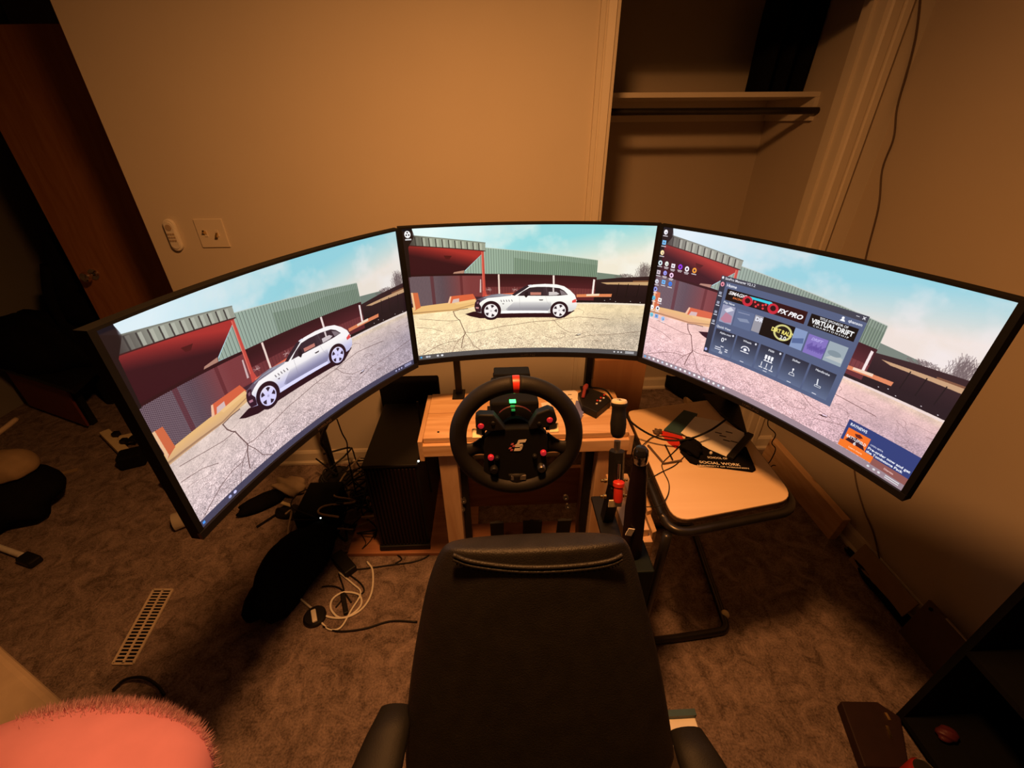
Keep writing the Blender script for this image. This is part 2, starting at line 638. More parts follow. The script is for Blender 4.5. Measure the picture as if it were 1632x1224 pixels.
def paint_wallpaper():
    C = Canvas()
    h, w_ = C.h, C.w
    Y, X = np.mgrid[0:h, 0:w_].astype(np.float32)
    X, Y = X / SS, Y / SS
    n1 = fbm(h, w_, 3, 6)
    n2 = fbm(h, w_, 8, 10)
    # sky
    sky = mixc((222, 242, 240), (140, 209, 214), (X + Y * 0.8 - 160) / 640)
    sky = sky + (mixc((144, 211, 215), (234, 226, 206), (Y * 1.3 + X * 0.26 - 300) / 210) - sky) * np.clip((X - 380) / 300, 0, 1)[..., None]
    cl = np.clip((n1 - 0.47) * 4.5 + (n2 - 0.5) * 1.5, 0, 1) * np.clip((X * 0.5 + Y * 1.5) / 520, 0.2, 0.8)
    sky = sky + (np.array((240, 238, 228), np.float32) - sky) * cl[..., None] * 0.8
    C.a[:] = sky
    # right distance
    C.poly([(996, 243), (1132, 255), (1161, 273), (1275, 262), (1290, 300), (1004, 300)], (112, 128, 112))
    rnd = random.Random(5)
    for i in range(190):
        bx = rnd.choice([rnd.gauss(1165, 28), rnd.gauss(1255, 24), rnd.gauss(1262, 20)])
        top = 242 + abs(bx - 1165) * 0.25 if bx < 1210 else 175 + abs(bx - 1252) * 1.2
        x, y = bx + rnd.uniform(-8, 8), 272
        pts = [(x, y)]
        for k in range(5):
            x += rnd.uniform(-9, 9)
            y -= (272 - top) / 5 * rnd.uniform(0.6, 1.1)
            pts.append((x, y))
        C.line(pts, rnd.uniform(0.7, 1.8), (105, 92, 88), 0.75)
    C.poly([(990, 285), (1133, 268), (1290, 254), (1290, 408), (900, 418)], lambda x, y: mixc((42, 24, 26), (24, 14, 18), (y - 290) / 80))
    C.poly([(1031, 298), (1285, 284), (1285, 303), (1065, 307)], (196, 158, 112))
    C.poly([(1200, 282), (1285, 276), (1285, 284), (1200, 289)], (120, 78, 50))
    for x in (1128, 1178, 1236):
        C.line([(x, 300), (x - 6, 372)], 3.5, (15, 10, 12))
    # long corrugated building
    wall = [(290, 235), (395, 140), (410, 110), (1004, 179), (1008, 270), (404, 248)]
    C.poly(wall, lambda x, y: mixc((150, 172, 152), (120, 142, 118), (x - 400) / 600))
    C.poly([(560, 165), (700, 190), (820, 186), (1006, 206), (1008, 270), (560, 258)], (98, 122, 96), 0.55)
    x = 300.0
    while x < 1004:
        yt = (235 - (x - 290) * 0.905) if x < 395 else 110 + (x - 408) * 0.1165
        yb = 235 + (x - 290) * 0.115 if x < 404 else 248 + (x - 404) * 0.0365
        C.line([(x, yt + 1), (x, yb)], 2.4, (82, 98, 86), 0.85)
        C.line([(x + 3.2, yt + 1), (x + 3.2, yb)], 1.8, (176, 194, 172), 0.6)
        x += 14.5 - (x - 300) * 0.0075
    C.line([(410, 110), (1004, 179)], 3, (188, 200, 182))
    # dark arcade under it
    C.poly([(-5, 214), (404, 246), (1008, 270), (1002, 400), (380, 400), (-5, 360)], lambda x, y: mixc((48, 14, 20), (92, 34, 38), (y - 270) / 90))
    C.poly([(402, 318), (1006, 336), (1004, 380), (404, 372)], (122, 58, 56), 0.7)
    for i in range(40):
        xx = 420 + i * 15
        C.rect(xx, 320, xx + 2, 372, (70, 28, 32), 0.6)
    # chain link bay
    C.poly([(-5, 230), (396, 252), (410, 445), (-5, 447)], (60, 34, 42))
    C.poly([(6, 230), (396, 252), (396, 372), (277, 366), (179, 400), (30, 402), (-2, 380)], lambda x, y: mixc((52, 34, 44), (118, 50, 50), (x - 170) / 110))

    def mesh_a(x, y):
        p = np.abs(np.sin((x * 0.9 + y) * 0.42)) > 0.82
        q = np.abs(np.sin((x * 0.9 - y) * 0.42)) > 0.82
        return (p | q) * np.clip(0.85 - x / 420, 0.08, 0.58)
    C.poly([(6, 234), (392, 256), (392, 366), (277, 362), (179, 398), (30, 400), (0, 380)], (178, 160, 158), mesh_a)
    C.rect(112, 240, 130, 398, (88, 32, 38), 0.6)
    C.rect(268, 248, 282, 362, (84, 30, 34), 0.6)
    # canopy
    C.poly([(-10, 70), (410, 122), (391, 142), (297, 224), (292, 240), (-13, 228)], lambda x, y: mixc((168, 46, 40), (50, 11, 20), (y - 92 - x * 0.11) / 70 + (230 - x) / 430))
    C.poly([(-10, 226), (292, 238), (410, 246), (410, 256), (-10, 236)], (42, 10, 16))
    C.poly([(193, 140), (235, 144), (220, 161), (202, 158)], (74, 16, 18))
    C.poly([(240, 229), (295, 222), (292, 238), (234, 237)], (206, 160, 130), 0.8)
    C.poly([(-5, 10), (49, 33), (412, 85), (410, 126), (-5, 76)], lambda x, y: mixc((52, 46, 42), (150, 156, 136), (x - 15) / 130))
    for i in range(11):
        x0 = 55 + i * 34.5 - i * i * 0.25
        C.poly([(x0, 40 + (x0 - 55) * 0.142), (x0 + 5, 40 + (x0 - 55) * 0.142), (x0 + 6, 84 + (x0 - 55) * 0.115), (x0 + 1, 84 + (x0 - 55) * 0.115)], (56, 56, 50))
        C.poly([(x0 + 6, 42 + (x0 - 55) * 0.142), (x0 + 18, 43 + (x0 - 55) * 0.142), (x0 + 18, 84 + (x0 - 55) * 0.115), (x0 + 7, 83 + (x0 - 55) * 0.115)], (186, 190, 168), 0.7 if i else 0.2)
    C.line([(40, 33), (412, 86)], 4, (120, 124, 108))
    C.line([(0, 78), (410, 127)], 4, (60, 24, 24))
    C.poly([(-9, -10), (49, -10), (49, 7), (57, 36), (20, 90), (14, 240), (-8, 240)], (16, 10, 12), lambda x, y: np.clip((64 - x - y * 0.12) / 14, 0, 0.96))
    # ground
    gn = fbm(h, w_, 24, 40, 4)
    fine = RNG.random((h // 4, w_ // 5)).astype(np.float32).repeat(4, 0).repeat(5, 1)[:h, :w_]
    fine = (fine + np.roll(fine, 3, 0) + np.roll(fine, 3, 1)) / 3 + (gn - 0.5) * 0.12
    big = vnoise(h, w_, 5, 7)
    g = mixc((250, 226, 178), (232, 208, 174), (Y - 440) / 220)
    g = g + (np.array((176, 164, 150), np.float32) - g) * (np.clip((X - 780) / 520, 0, 1) * np.clip((Y - 420) / 120, 0.3, 1))[..., None] * 0.75
    g = g * (0.92 + 0.15 * gn + 0.10 * (big - 0.5))[..., None]
    g = g * (1 + (fine - 0.5) * (0.16 + 0.50 * np.clip((Y - 470) / 200, 0, 1)))[..., None]

    def gcol(x, y):
        yi = np.clip((y * SS).astype(int), 0, h - 1)
        xi = np.clip((x * SS).astype(int), 0, w_ - 1)
        return g[yi, xi]
    C.poly([(-5, 438), (223, 440), (347, 425), (560, 420), (905, 418), (1285, 408), (1285, 730), (-5, 730)], gcol)
    C.poly([(-5, 404), (193, 394), (347, 380), (347, 425), (223, 442), (-5, 445)], (232, 186, 118))
    C.poly([(-5, 432), (223, 434), (347, 408), (347, 412), (223, 440), (-5, 440)], (150, 108, 70), 0.6)
    C.poly([(905, 414), (1285, 406), (1285, 416), (905, 422)], (236, 222, 200))
    for pts, wd in (([(218, 446), (226, 470), (238, 490), (253, 500), (262, 530), (270, 560), (277, 575), (266, 604), (259, 628), (251, 671)], 4.5),
                    ([(218, 446), (260, 438), (300, 434)], 3.5),
                    ([(268, 574), (317, 578), (380, 572), (437, 564), (500, 548), (556, 543), (660, 528), (784, 518), (930, 497), (1100, 505)], 2.4),
                    ([(277, 586), (252, 610), (234, 625), (185, 626), (134, 637), (73, 662), (20, 690)], 2.6),
                    ([(277, 580), (300, 620), (320, 660), (360, 690)], 2.6), ([(234, 625), (210, 660), (190, 700)], 2.2),
                    ([(30, 470), (120, 490), (200, 500), (253, 500)], 2.0), ([(10, 520), (90, 535), (150, 560)], 1.8),
                    ([(790, 518), (820, 560), (870, 590), (960, 600)], 1.8), ([(900, 640), (1000, 610), (1120, 600), (1270, 570)], 1.8)):
        C.line([(a + rnd.uniform(-2, 2), b + rnd.uniform(-2, 2)) for a, b in pts], wd, (92, 62, 48), 0.8)
    for i in range(95):
        x, y = rnd.uniform(0, 1280), rnd.uniform(445, 690)
        a = rnd.uniform(-0.6, 0.6) if rnd.random() < 0.7 else rnd.uniform(0, 3)
        pts = [(x, y)]
        for k in range(rnd.randint(3, 9)):
            a += rnd.uniform(-0.7, 0.7)
            x += math.cos(a) * 14
            y += math.sin(a) * 7
            pts.append((x, y))
        if min(p[1] for p in pts) > 446:
            C.line(pts, rnd.uniform(0.8, 1.7), (105, 78, 62), 0.55)
    C.poly([(912, 612), (940, 600), (950, 606), (930, 614)], (70, 45, 35))
    C.poly([(925, 603), (945, 599), (948, 604), (930, 608)], (240, 232, 210))
    # barriers, posts
    C.poly([(4, 322), (40, 325), (46, 406), (8, 424)], (206, 104, 62))
    C.poly([(4, 322), (14, 323), (18, 415), (8, 424)], (236, 190, 140))
    C.poly([(208, 359), (334, 353), (352, 388), (193, 399)], (214, 98, 60))
    C.poly([(193, 399), (208, 359), (216, 360), (206, 398)], (240, 190, 150))
    C.poly([(224, 377), (257, 373), (255, 397), (215, 398)], (214, 186, 176))
    C.poly([(230, 396), (345, 382), (350, 396), (240, 408)], (240, 196, 130))
    C.poly([(389, 131), (402, 132), (404, 368), (388, 370)], (196, 74, 60))
    C.poly([(389, 131), (393, 131), (392, 370), (388, 370)], (226, 110, 88))
    C.poly([(402, 330), (412, 368), (384, 372), (388, 340)], (196, 74, 60))
    C.poly([(376, 275), (382, 275), (380, 347), (371, 347)], (226, 210, 200), 0.8)
    C.poly([(473, 251), (482, 251), (483, 362), (474, 362)], (238, 214, 196))
    C.poly([(770, 262), (780, 262), (783, 316), (773, 316)], (240, 222, 210))
    C.poly([(990, 281), (1000, 283), (998, 374), (988, 374)], (244, 232, 222))
    C.poly([(400, 364), (560, 356), (560, 372), (400, 384)], (226, 110, 76))
    C.poly([(906, 367), (1098, 359), (1096, 376), (907, 383)], (222, 132, 84))
    C.poly([(960, 365), (1030, 360), (1030, 372), (960, 376)], (240, 214, 180))
    for x, y in ((1060, 396), (1120, 400), (1200, 395), (1252, 398), (1090, 388)):
        C.rect(x, y, x + 4, y + 3, (210, 205, 200))
    for (cx, cy) in ((566, 338), (420, 335)):
        for i in range(14):
            a = rnd.uniform(0, 6.28)
            C.line([(cx, cy), (cx + math.cos(a) * 16, cy + math.sin(a) * 15)], 1.4, (210, 180, 170), 0.6)
    # car
    C.poly([(284, 466), (332, 454), (487, 465), (904, 460), (845, 504), (464, 500), (364, 496), (310, 480)], (40, 10, 20))
    body = [(341, 443), (338, 425), (343, 403), (354, 386), (391, 373), (434, 362), (476, 359), (548, 365), (578, 354), (604, 335), (637, 318), (667, 312), (730, 309), (793, 312), (835, 322), (870, 345), (897, 371), (906, 392), (908, 410), (913, 428), (907, 450), (886, 466), (861, 469), (757, 477), (487, 474), (374, 465), (345, 457)]
    C.poly(body, lambda x, y: mixc((250, 248, 240), (214, 212, 208), (y - 395) / 60))

    def door_c(x, y):
        return mixc((226, 224, 220), (142, 140, 146), (y - 405) / 45)
    C.poly([(512, 450), (560, 408), (767, 410), (770, 440), (752, 463), (522, 458)], door_c, lambda x, y: np.clip((y - 396) / 25, 0, 0.9) * np.clip((x - 500) / 30, 0, 1))
    C.poly([(487, 458), (752, 463), (754, 477), (487, 474)], (252, 250, 246))
    C.line([(590, 376), (592, 460)], 1.6, (150, 148, 150), 0.7)
    C.line([(735, 378), (745, 410), (760, 430)], 1.4, (160, 158, 158), 0.6)
    C.poly([(354, 386), (391, 373), (434, 362), (476, 359), (548, 365), (544, 372), (476, 377), (412, 380), (385, 394), (370, 405), (347, 408)], lambda x, y: mixc((96, 80, 92), (150, 152, 160), (x - 370) / 150))
    C.line([(391, 379), (434, 370), (500, 366)], 3, (176, 190, 200), 0.7)
    C.poly([(341, 443), (338, 425), (343, 403), (354, 388), (372, 391), (366, 413), (376, 430), (372, 462), (345, 457)], (48, 20, 32))
    C.poly([(345, 428), (362, 430), (362, 440), (346, 438)], (190, 130, 130))
    C.poly([(352, 400), (364, 397), (362, 410), (352, 412)], (120, 82, 96))
    C.poly([(546, 368), (582, 343), (625, 318), (648, 319), (612, 344), (563, 373)], (44, 30, 38))
    C.poly([(636, 315), (655, 312), (662, 318), (640, 321)], (225, 228, 232))
    C.poly([(578, 374), (608, 350), (646, 329), (688, 325), (751, 326), (811, 333), (837, 347), (859, 370), (817, 375), (753, 377)], (50, 36, 42))
    C.poly([(650, 355), (710, 356), (710, 371), (651, 371)], (206, 132, 112), 0.9)
    C.poly([(752, 354), (795, 354), (812, 365), (796, 372), (753, 374)], (222, 214, 210), 0.9)
    C.poly([(812, 342), (836, 352), (855, 370), (822, 371)], (128, 116, 118))
    C.poly([(772, 330), (781, 330), (782, 356), (774, 356)], (220, 206, 200))
    C.rect(722, 327, 748, 376, (58, 42, 48))
    C.line([(735, 327), (748, 376)], 2, (90, 78, 80))
    C.poly([(621, 353), (636, 349), (640, 372), (627, 386), (617, 375)], (32, 20, 26))
    for x in (484, 499, 514, 528, 544):
        C.poly([(x, 394), (x + 4, 394), (x + 9, 406), (x + 4, 406)], (120, 116, 118))
    C.poly([(492, 415), (505, 415), (500, 421)], (80, 70, 72))
    C.poly([(698, 397), (724, 397), (720, 403), (703, 403)], (70, 62, 64))
    C.poly([(884, 404), (904, 392), (908, 412), (885, 416)], (224, 74, 68))
    for (cx, cy, ra, rr) in ((430, 456, 56, 38.5), (815, 461, 51, 36.5)):
        C.ell(cx, cy - 2, ra, ra * 1.0, (36, 14, 24))
        C.ell(cx, cy, rr, rr * 1.04, (242, 236, 234))
        for k in range(5):
            a = -math.pi / 2 + k * 2 * math.pi / 5 + 0.3
            q = []
            for (r, da) in ((0.42, 0.0), (0.84, -0.33), (0.9, 0.0), (0.84, 0.33)):
                q.append((cx + rr * r * math.cos(a + da), cy + rr * 1.04 * r * math.sin(a + da)))
            C.poly(q, (52, 40, 48))
        C.ell(cx, cy, rr * 0.14, rr * 0.14, (200, 194, 196))
    C.poly([(470, 478), (762, 480), (770, 496), (480, 499)], (40, 10, 20))
    return C


def taskbar(C, col, icons, tray=True):
    C.rect(0, 692, 1280, 720, col, 0.93)
    C.rect(10, 701, 20, 711, (80, 170, 230))
    for (x, c) in icons:
        C.ell(x, 706, 7, 6, c)
    if tray:
        for x in (1150, 1172, 1190):
            C.ell(x, 706, 5, 4.5, (215, 215, 218))
        C.rect(1212, 699, 1262, 703, (215, 215, 218))
        C.rect(1212, 707, 1262, 711, (215, 215, 218))


base = paint_wallpaper()
cen = Canvas(base.a)
taskbar(cen, (74, 72, 74), [(48, (200, 200, 205)), (62, (180, 180, 185)), (110, (210, 210, 215)), (135, (235, 235, 240))])
cen.ell(24, 27, 15, 17, (240, 240, 240))
for a in (0.5, 2.6, 4.7):
    cen.ell(24 + 7 * math.cos(a), 26 + 8 * math.sin(a), 3.6, 4, (20, 16, 18))
cen.rect(10, 48, 40, 55, (240, 240, 240), 0.85)
lef = Canvas(base.a)
taskbar(lef, (66, 66, 76), [(160, (235, 235, 245)), (136, (190, 200, 215))])
gmask = np.clip((np.arange(PH * SS, dtype=np.float32)[:, None, None] / SS - 405) / 40, 0, 1)
lef.a[:] = lef.a * (np.array((0.95, 0.95, 0.97), np.float32) * (1 - gmask) + np.array((0.85, 0.86, 1.02), np.float32) * gmask) + np.array((3, 1, 5), np.float32)
rig = Canvas(base.a)
rig.a[:] = rig.a * (np.array((0.92, 0.90, 0.93), np.float32) * (1 - gmask) + np.array((0.90, 0.82, 0.98), np.float32) * gmask) + np.array((16, 14, 18), np.float32)
taskbar(rig, (150, 130, 140), [], True)
for i in range(17):
    x = 36 + i * 27.5
    rig.rect(x, 700, x + 11, 711, (250, 250, 252) if i % 3 else (205, 215, 235))
ic = [((14, 24), (240, 240, 245)), ((14, 74), (120, 190, 240)), ((13, 123), (250, 225, 170)), ((12, 175), (215, 235, 240)), ((47, 173), (230, 235, 225)),
      ((83, 177), (235, 230, 235)), ((121, 174), (150, 60, 230)), ((157, 177), (245, 240, 245)), ((196, 176), (245, 160, 60)), ((11, 223), (205, 190, 200)),
      ((47, 220), (150, 150, 235)), ((83, 224), (245, 205, 235)), ((10, 271), (215, 215, 225)), ((47, 267), (110, 180, 245)), ((85, 268), (50, 120, 230)),
      ((9, 313), (150, 160, 235)), ((8, 361), (90, 190, 220)), ((44, 364), (245, 240, 240)), ((7, 412), (250, 250, 250)), ((40, 411), (230, 235, 245)),
      ((12, 454), (110, 200, 220)), ((41, 455), (120, 170, 230)), ((80, 459), (150, 190, 235))]
for i, ((x, y), c) in enumerate(ic):
    if i % 4 == 3 or i in (6, 8):
        rig.ell(x, y, 11, 13, c)
        rig.ell(x, y, 4.5, 5.5, (60, 40, 70))
    elif i % 2:
        rig.rect(x - 10, y - 11, x + 10, y + 10, c)
        rig.rect(x - 5, y - 4, x + 4, y + 3, (90, 90, 110), 0.7)
    else:
        rig.ell(x, y, 10, 12, c)
        rig.ell(x + 2, y + 2, 4, 4, (110, 100, 130), 0.6)
    rig.rect(x - 12, y + 16, x + 13, y + 20, (240, 235, 240), 0.85)
    if i in (4, 5, 6, 7, 10, 11):
        rig.rect(x - 9, y + 22, x + 10, y + 26, (240, 235, 240), 0.7)
# launcher window
rig.rect(333, 168, 941, 558, (82, 94, 126))
rig.rect(333, 168, 941, 192, (62, 64, 78))
rig.rect(333, 192, 360, 558, (48, 50, 66))
rig.ell(341, 177, 5, 6, (235, 235, 240))
rig.text('SimPro Manager V2.1.2', 352, 183, 15, (235, 235, 240), bold=0.02)
rig.text('Home', 367, 212, 19, (245, 245, 250), bold=0.02)
rig.rect(898, 178, 910, 180, (230, 230, 235))
rig.line([(922, 174), (931, 184)], 2.5, (240, 240, 245))
rig.line([(931, 174), (922, 184)], 2.5, (240, 240, 245))
rig.ell(346, 207, 9, 11, (230, 150, 165))
rig.ell(346, 208, 4, 5, (120, 50, 70))
for y in (252, 298, 345, 392):
    rig.rect(340, y - 9, 353, y + 4, (150, 155, 175))
    rig.rect(338, y + 9, 356, y + 13, (220, 220, 230))
rig.ell(343, 541, 7, 8, (170, 175, 230))
rig.rect(375, 221, 732, 274, (16, 10, 16))
rig.text('SIMAGIC', 384, 244, 22, (245, 240, 240), bold=0.03, shear=0.35, width=88)
rig.text('RACING', 408, 260, 13, (240, 120, 60), bold=0.03, shear=0.35)
rig.rect(560, 221, 732, 274, (70, 16, 22), 0.55)
rig.poly([(482, 228), (580, 226), (596, 236), (590, 246), (486, 246), (478, 238)], (60, 200, 220))
for cx in (478, 594):
    rig.ell(cx, 252, 24, 23, (196, 40, 58))
    rig.ell(cx, 250, 12, 12, (40, 14, 22))
rig.poly([(500, 238), (572, 238), (566, 268), (506, 268)], (58, 14, 24))
for x, y in ((512, 246), (528, 254), (548, 250), (560, 244), (520, 264), (552, 264)):
    rig.ell(x, y, 5, 5, (226, 60, 66))
rig.text('FX PRO', 616, 260, 27, (245, 245, 248), bold=0.04, shear=0.3, width=105)
rig.rect(747, 222, 925, 275, (12, 12, 16))
rig.text('TITLE SPONSOR OF', 836, 235, 13, (240, 240, 242), 'CENTER', bold=0.03, width=108)
rig.text('VIRTUAL DRIFT', 836, 258, 26, (245, 245, 245), 'CENTER', bold=0.04, width=160)
rig.text('C H A M P I O N S H I P', 836, 270, 10, (230, 230, 232), 'CENTER', bold=0.03, width=136)
rig.ell(860, 201, 5, 5, (245, 245, 248))
rig.poly([(851, 214), (856, 206), (866, 206), (871, 214)], (245, 245, 248))
rig.text('qbanson', 880, 210, 15, (240, 240, 245), bold=0.02)
rig.text('Play Now', 372, 290, 14, (235, 235, 240), bold=0.02)
rig.rect(372, 296, 434, 382, (150, 152, 178))
rig.poly([(376, 370), (395, 330), (428, 340), (432, 372), (400, 380)], (190, 120, 140), 0.8)
rig.poly([(384, 320), (412, 300), (430, 312), (400, 330)], (225, 225, 235), 0.8)
rig.rect(442, 298, 526, 382, (92, 106, 140))
rig.poly([(452, 340), (500, 332), (516, 346), (470, 352)], (140, 150, 175), 0.8)
rig.line([(452, 312), (505, 310)], 4, (135, 142, 170))
rig.rect(530, 299, 572, 376, (150, 148, 158))
rig.text('DR', 534, 325, 26, (225, 228, 240), bold=0.04)
rig.rect(568, 297, 707, 381, (10, 10, 14))
rig.ell(664, 338, 40, 36, (206, 200, 130))
rig.ell(664, 338, 31, 28, (30, 26, 22))
rig.text('DiRT RALLY', 664, 344, 24, (240, 226, 120), 'CENTER', bold=0.04, width=100)
rig.text('2.0', 672, 366, 22, (230, 230, 224), 'CENTER', bold=0.04)
rig.rect(707, 298, 758, 384, (130, 150, 190))
rig.poly([(709, 345), (752, 330), (756, 352), (712, 366)], (84, 104, 150))
rig.rect(765, 303, 843, 386, (128, 112, 186))
for i in range(7):
    xx = 772 + i * 9
    rig.poly([(xx, 350 + (i % 3) * 6), (xx + 18, 332 + (i % 2) * 12), (xx + 24, 352), (xx + 6, 370)], (90, 74, 150), 0.6)
rig.text('DRIFT', 780, 324, 16, (176, 166, 226), bold=0.03, shear=0.3)
rig.rect(847, 302, 918, 386, (152, 166, 176))
rig.poly([(852, 372), (880, 350), (914, 352), (916, 372)], (184, 190, 190), 0.9)
rig.ell(880, 345, 26, 12, (124, 140, 150), 0.9)
rig.text('Quick View', 368, 412, 15, (235, 235, 240), bold=0.02)
for i, (x0, x1, nm) in enumerate(((369, 470, 'Alpha mini'), (478, 582, 'Wheels'), (592, 696, 'P500'), (705, 807, 'Shifter'), (815, 918, 'Handbrake'))):
    rig.rect(x0, 420, x1, 541, lambda x, y: mixc((40, 44, 60), (96, 110, 142), (y - 420) / 125))
    rig.text(nm, (x0 + x1) / 2, 438, 13, (240, 240, 245), 'CENTER', bold=0.02)
    rig.rect((x0 + x1) / 2 - 9, 534, (x0 + x1) / 2 + 9, 537, (225, 225, 235))
    cx = (x0 + x1) / 2
    if i == 0:
        rig.text('0°', cx, 476, 30, (240, 240, 245), 'CENTER', bold=0.02)
        for j, (yy, ww) in enumerate(((498, 12), (508, 30), (518, 34), (527, 12))):
            rig.rect(cx - 34 if ww > 20 else cx - 8, yy, (cx - 34 + ww) if ww > 20 else cx + 8, yy + 4, (225, 225, 235))
            if ww > 20:
                rig.rect(cx + 18, yy - 1, cx + 32, yy + 4, (225, 225, 235))
    elif i == 1:
        rig.ell(cx, 472, 21, 16, (240, 240, 245))
        rig.ell(cx, 472, 16, 11.5, (70, 78, 104))
        rig.rect(cx - 22, 474, cx + 22, 488, (66, 74, 100))
        rig.ell(cx, 474, 8, 7, (240, 240, 245))
        rig.rect(cx - 20, 484, cx + 20, 488, (240, 240, 245))
    elif i == 2:
        for k in (-14, 0, 14):
            rig.rect(cx + k - 5, 458, cx + k + 5, 476, (240, 240, 245))
            rig.rect(cx + k - 2, 476, cx + k + 2, 486, (240, 240, 245))
            rig.rect(cx + k * 1.7 - 2, 496, cx + k * 1.7 + 1.5, 518, (235, 235, 240))
            rig.rect(cx + k * 1.7 - 9, 521, cx + k * 1.7 + 9, 525, (235, 235, 240))
        rig.rect(cx - 20, 484, cx + 20, 488, (240, 240, 245))
    elif i == 3:
        rig.ell(cx, 474, 4, 5, (240, 240, 245))
        rig.rect(cx - 1.5, 474, cx + 1.5, 492, (240, 240, 245))
        rig.line([(cx - 12, 502), (cx - 8, 491), (cx + 8, 491), (cx + 12, 502), (cx - 12, 502)], 2.2, (240, 240, 245))
    else:
        rig.line([(cx - 6, 470), (cx - 2, 494)], 5, (225, 228, 235))
        rig.line([(cx - 10, 496), (cx + 14, 496), (cx + 14, 503), (cx - 10, 503), (cx - 10, 496)], 2.2, (225, 228, 235))
    if i < 3:
        rig.ell(x1 - 12, 430, 4.5, 5, (225, 225, 235))
# advert toast
rig.rect(1024, 566, 1285, 690, (48, 62, 118))
rig.rect(1024, 660, 1152, 690, (240, 116, 40))
rig.rect(1152, 664, 1285, 694, (140, 86, 82))
rig.text('RAYNEWS', 1034, 588, 17, (240, 240, 245), bold=0.03, width=62)
rig.rect(1034, 600, 1118, 662, (240, 112, 40))
rig.poly([(1040, 655), (1052, 632), (1074, 625), (1100, 634), (1116, 658)], (50, 24, 36))
rig.poly([(1062, 612), (1080, 606), (1094, 614), (1084, 622), (1070, 622)], (96, 34, 30))
rig.text('BATTLEFIELD', 1076, 640, 16, (245, 240, 240), 'CENTER', bold=0.03, width=74)
rig.text('6', 1076, 658, 20, (245, 240, 240), 'CENTER', bold=0.03)
rig.text('OPEN BETA', 1124, 624, 9, (225, 225, 235), bold=0.02)
rig.text('Pre-order now and get', 1122, 642, 15, (245, 245, 248), bold=0.03, width=150)
rig.text('the Tombstone Pack', 1122, 658, 15, (245, 245, 248), bold=0.03, width=132)
rig.text('Learn more', 1088, 679, 11, (250, 210, 180), 'CENTER', bold=0.02)
rig.text('Dismiss', 1215, 683, 11, (240, 200, 195), 'CENTER', bold=0.02)


def screen_mat(name, img):
    mt = bpy.data.materials.new(name)
    mt.use_nodes = True
    nt = mt.node_tree
    b = nt.nodes['Principled BSDF']
    tx = nt.nodes.new('ShaderNodeTexImage')
    tx.image = img
    tx.interpolation = 'Linear'
    b.inputs['Base Color'].default_value = (0.01, 0.01, 0.01, 1)
    b.inputs['Roughness'].default_value = 0.5
    b.inputs['Specular IOR Level'].default_value = 0.15
    nt.links.new(tx.outputs['Color'], b.inputs['Emission Color'])
    b.inputs['Emission Strength'].default_value = SCREEN_GAIN
    return mt


M_SCR = {'c': screen_mat('screen_picture_middle', cen.image('desktop_middle')),
         'l': screen_mat('screen_picture_left', lef.image('desktop_left')),
         'r': screen_mat('screen_picture_right', rig.image('desktop_right'))}

# ------------------------------------------------------------------ the room
YB, XR, CH = 1.94, 1.58, 2.44
XL, OP0, OP1, OPH = -1.44, 0.46, 1.40, 2.04     # left end of back wall, closet opening
YC = 2.64                                        # closet back
struct(MB().span((-3.3, -1.8, -0.08), (1.75, 4.0, 0.0)).build('floor', M_CARPET, origin=(0, 0, 0)))
struct(MB().span((-3.3, -1.8, CH), (1.75, 4.0, CH + 0.08)).build('ceiling', M_CEIL))
struct(MB().span((XL, YB, 0), (OP0, YB + 0.11, CH)).span((OP0, YB, OPH), (OP1, YB + 0.11, CH)).span((OP1 + 0.02, YB, 0), (XR, YB + 0.11, CH)).build('wall_back', M_WALL, origin=(0, YB, 0)))
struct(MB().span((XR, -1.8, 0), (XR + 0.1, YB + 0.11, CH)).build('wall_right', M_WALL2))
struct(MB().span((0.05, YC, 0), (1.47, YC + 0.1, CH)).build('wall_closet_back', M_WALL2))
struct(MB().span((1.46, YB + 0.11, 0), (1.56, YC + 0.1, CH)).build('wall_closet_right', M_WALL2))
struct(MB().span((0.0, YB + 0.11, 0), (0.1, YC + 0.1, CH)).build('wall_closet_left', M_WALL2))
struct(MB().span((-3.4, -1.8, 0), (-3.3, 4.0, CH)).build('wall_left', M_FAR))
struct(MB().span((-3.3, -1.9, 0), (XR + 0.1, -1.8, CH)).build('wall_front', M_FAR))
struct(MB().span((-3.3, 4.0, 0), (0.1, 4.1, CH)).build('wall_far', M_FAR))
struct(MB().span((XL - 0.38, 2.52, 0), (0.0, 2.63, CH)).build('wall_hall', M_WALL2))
# baseboards with a rounded shoe
def baseboard(name, a, b, n):
    a, b, n = Vector(a), Vector(b), Vector(n)
    prof = [(0, 0), (0.022, 0), (0.022, 0.012), (0.013, 0.022), (0.013, 0.072), (0.007, 0.086), (0, 0.086)]
    mb = MB()
    mb.prism([a + n * p + Vector((0, 0, q)) for p, q in prof], b - a)
    return struct(mb.build(name, M_TRIM))


baseboard('baseboard_back', (XL, YB, 0), (0.388, YB, 0), (0, -1, 0))
baseboard('baseboard_stub', (1.492, YB, 0), (XR, YB, 0), (0, -1, 0))
baseboard('baseboard_right', (XR, -1.8, 0), (XR, YB - 0.02, 0), (-1, 0, 0))
baseboard('baseboard_closet', (0.1, YC, 0), (1.46, YC, 0), (0, -1, 0))


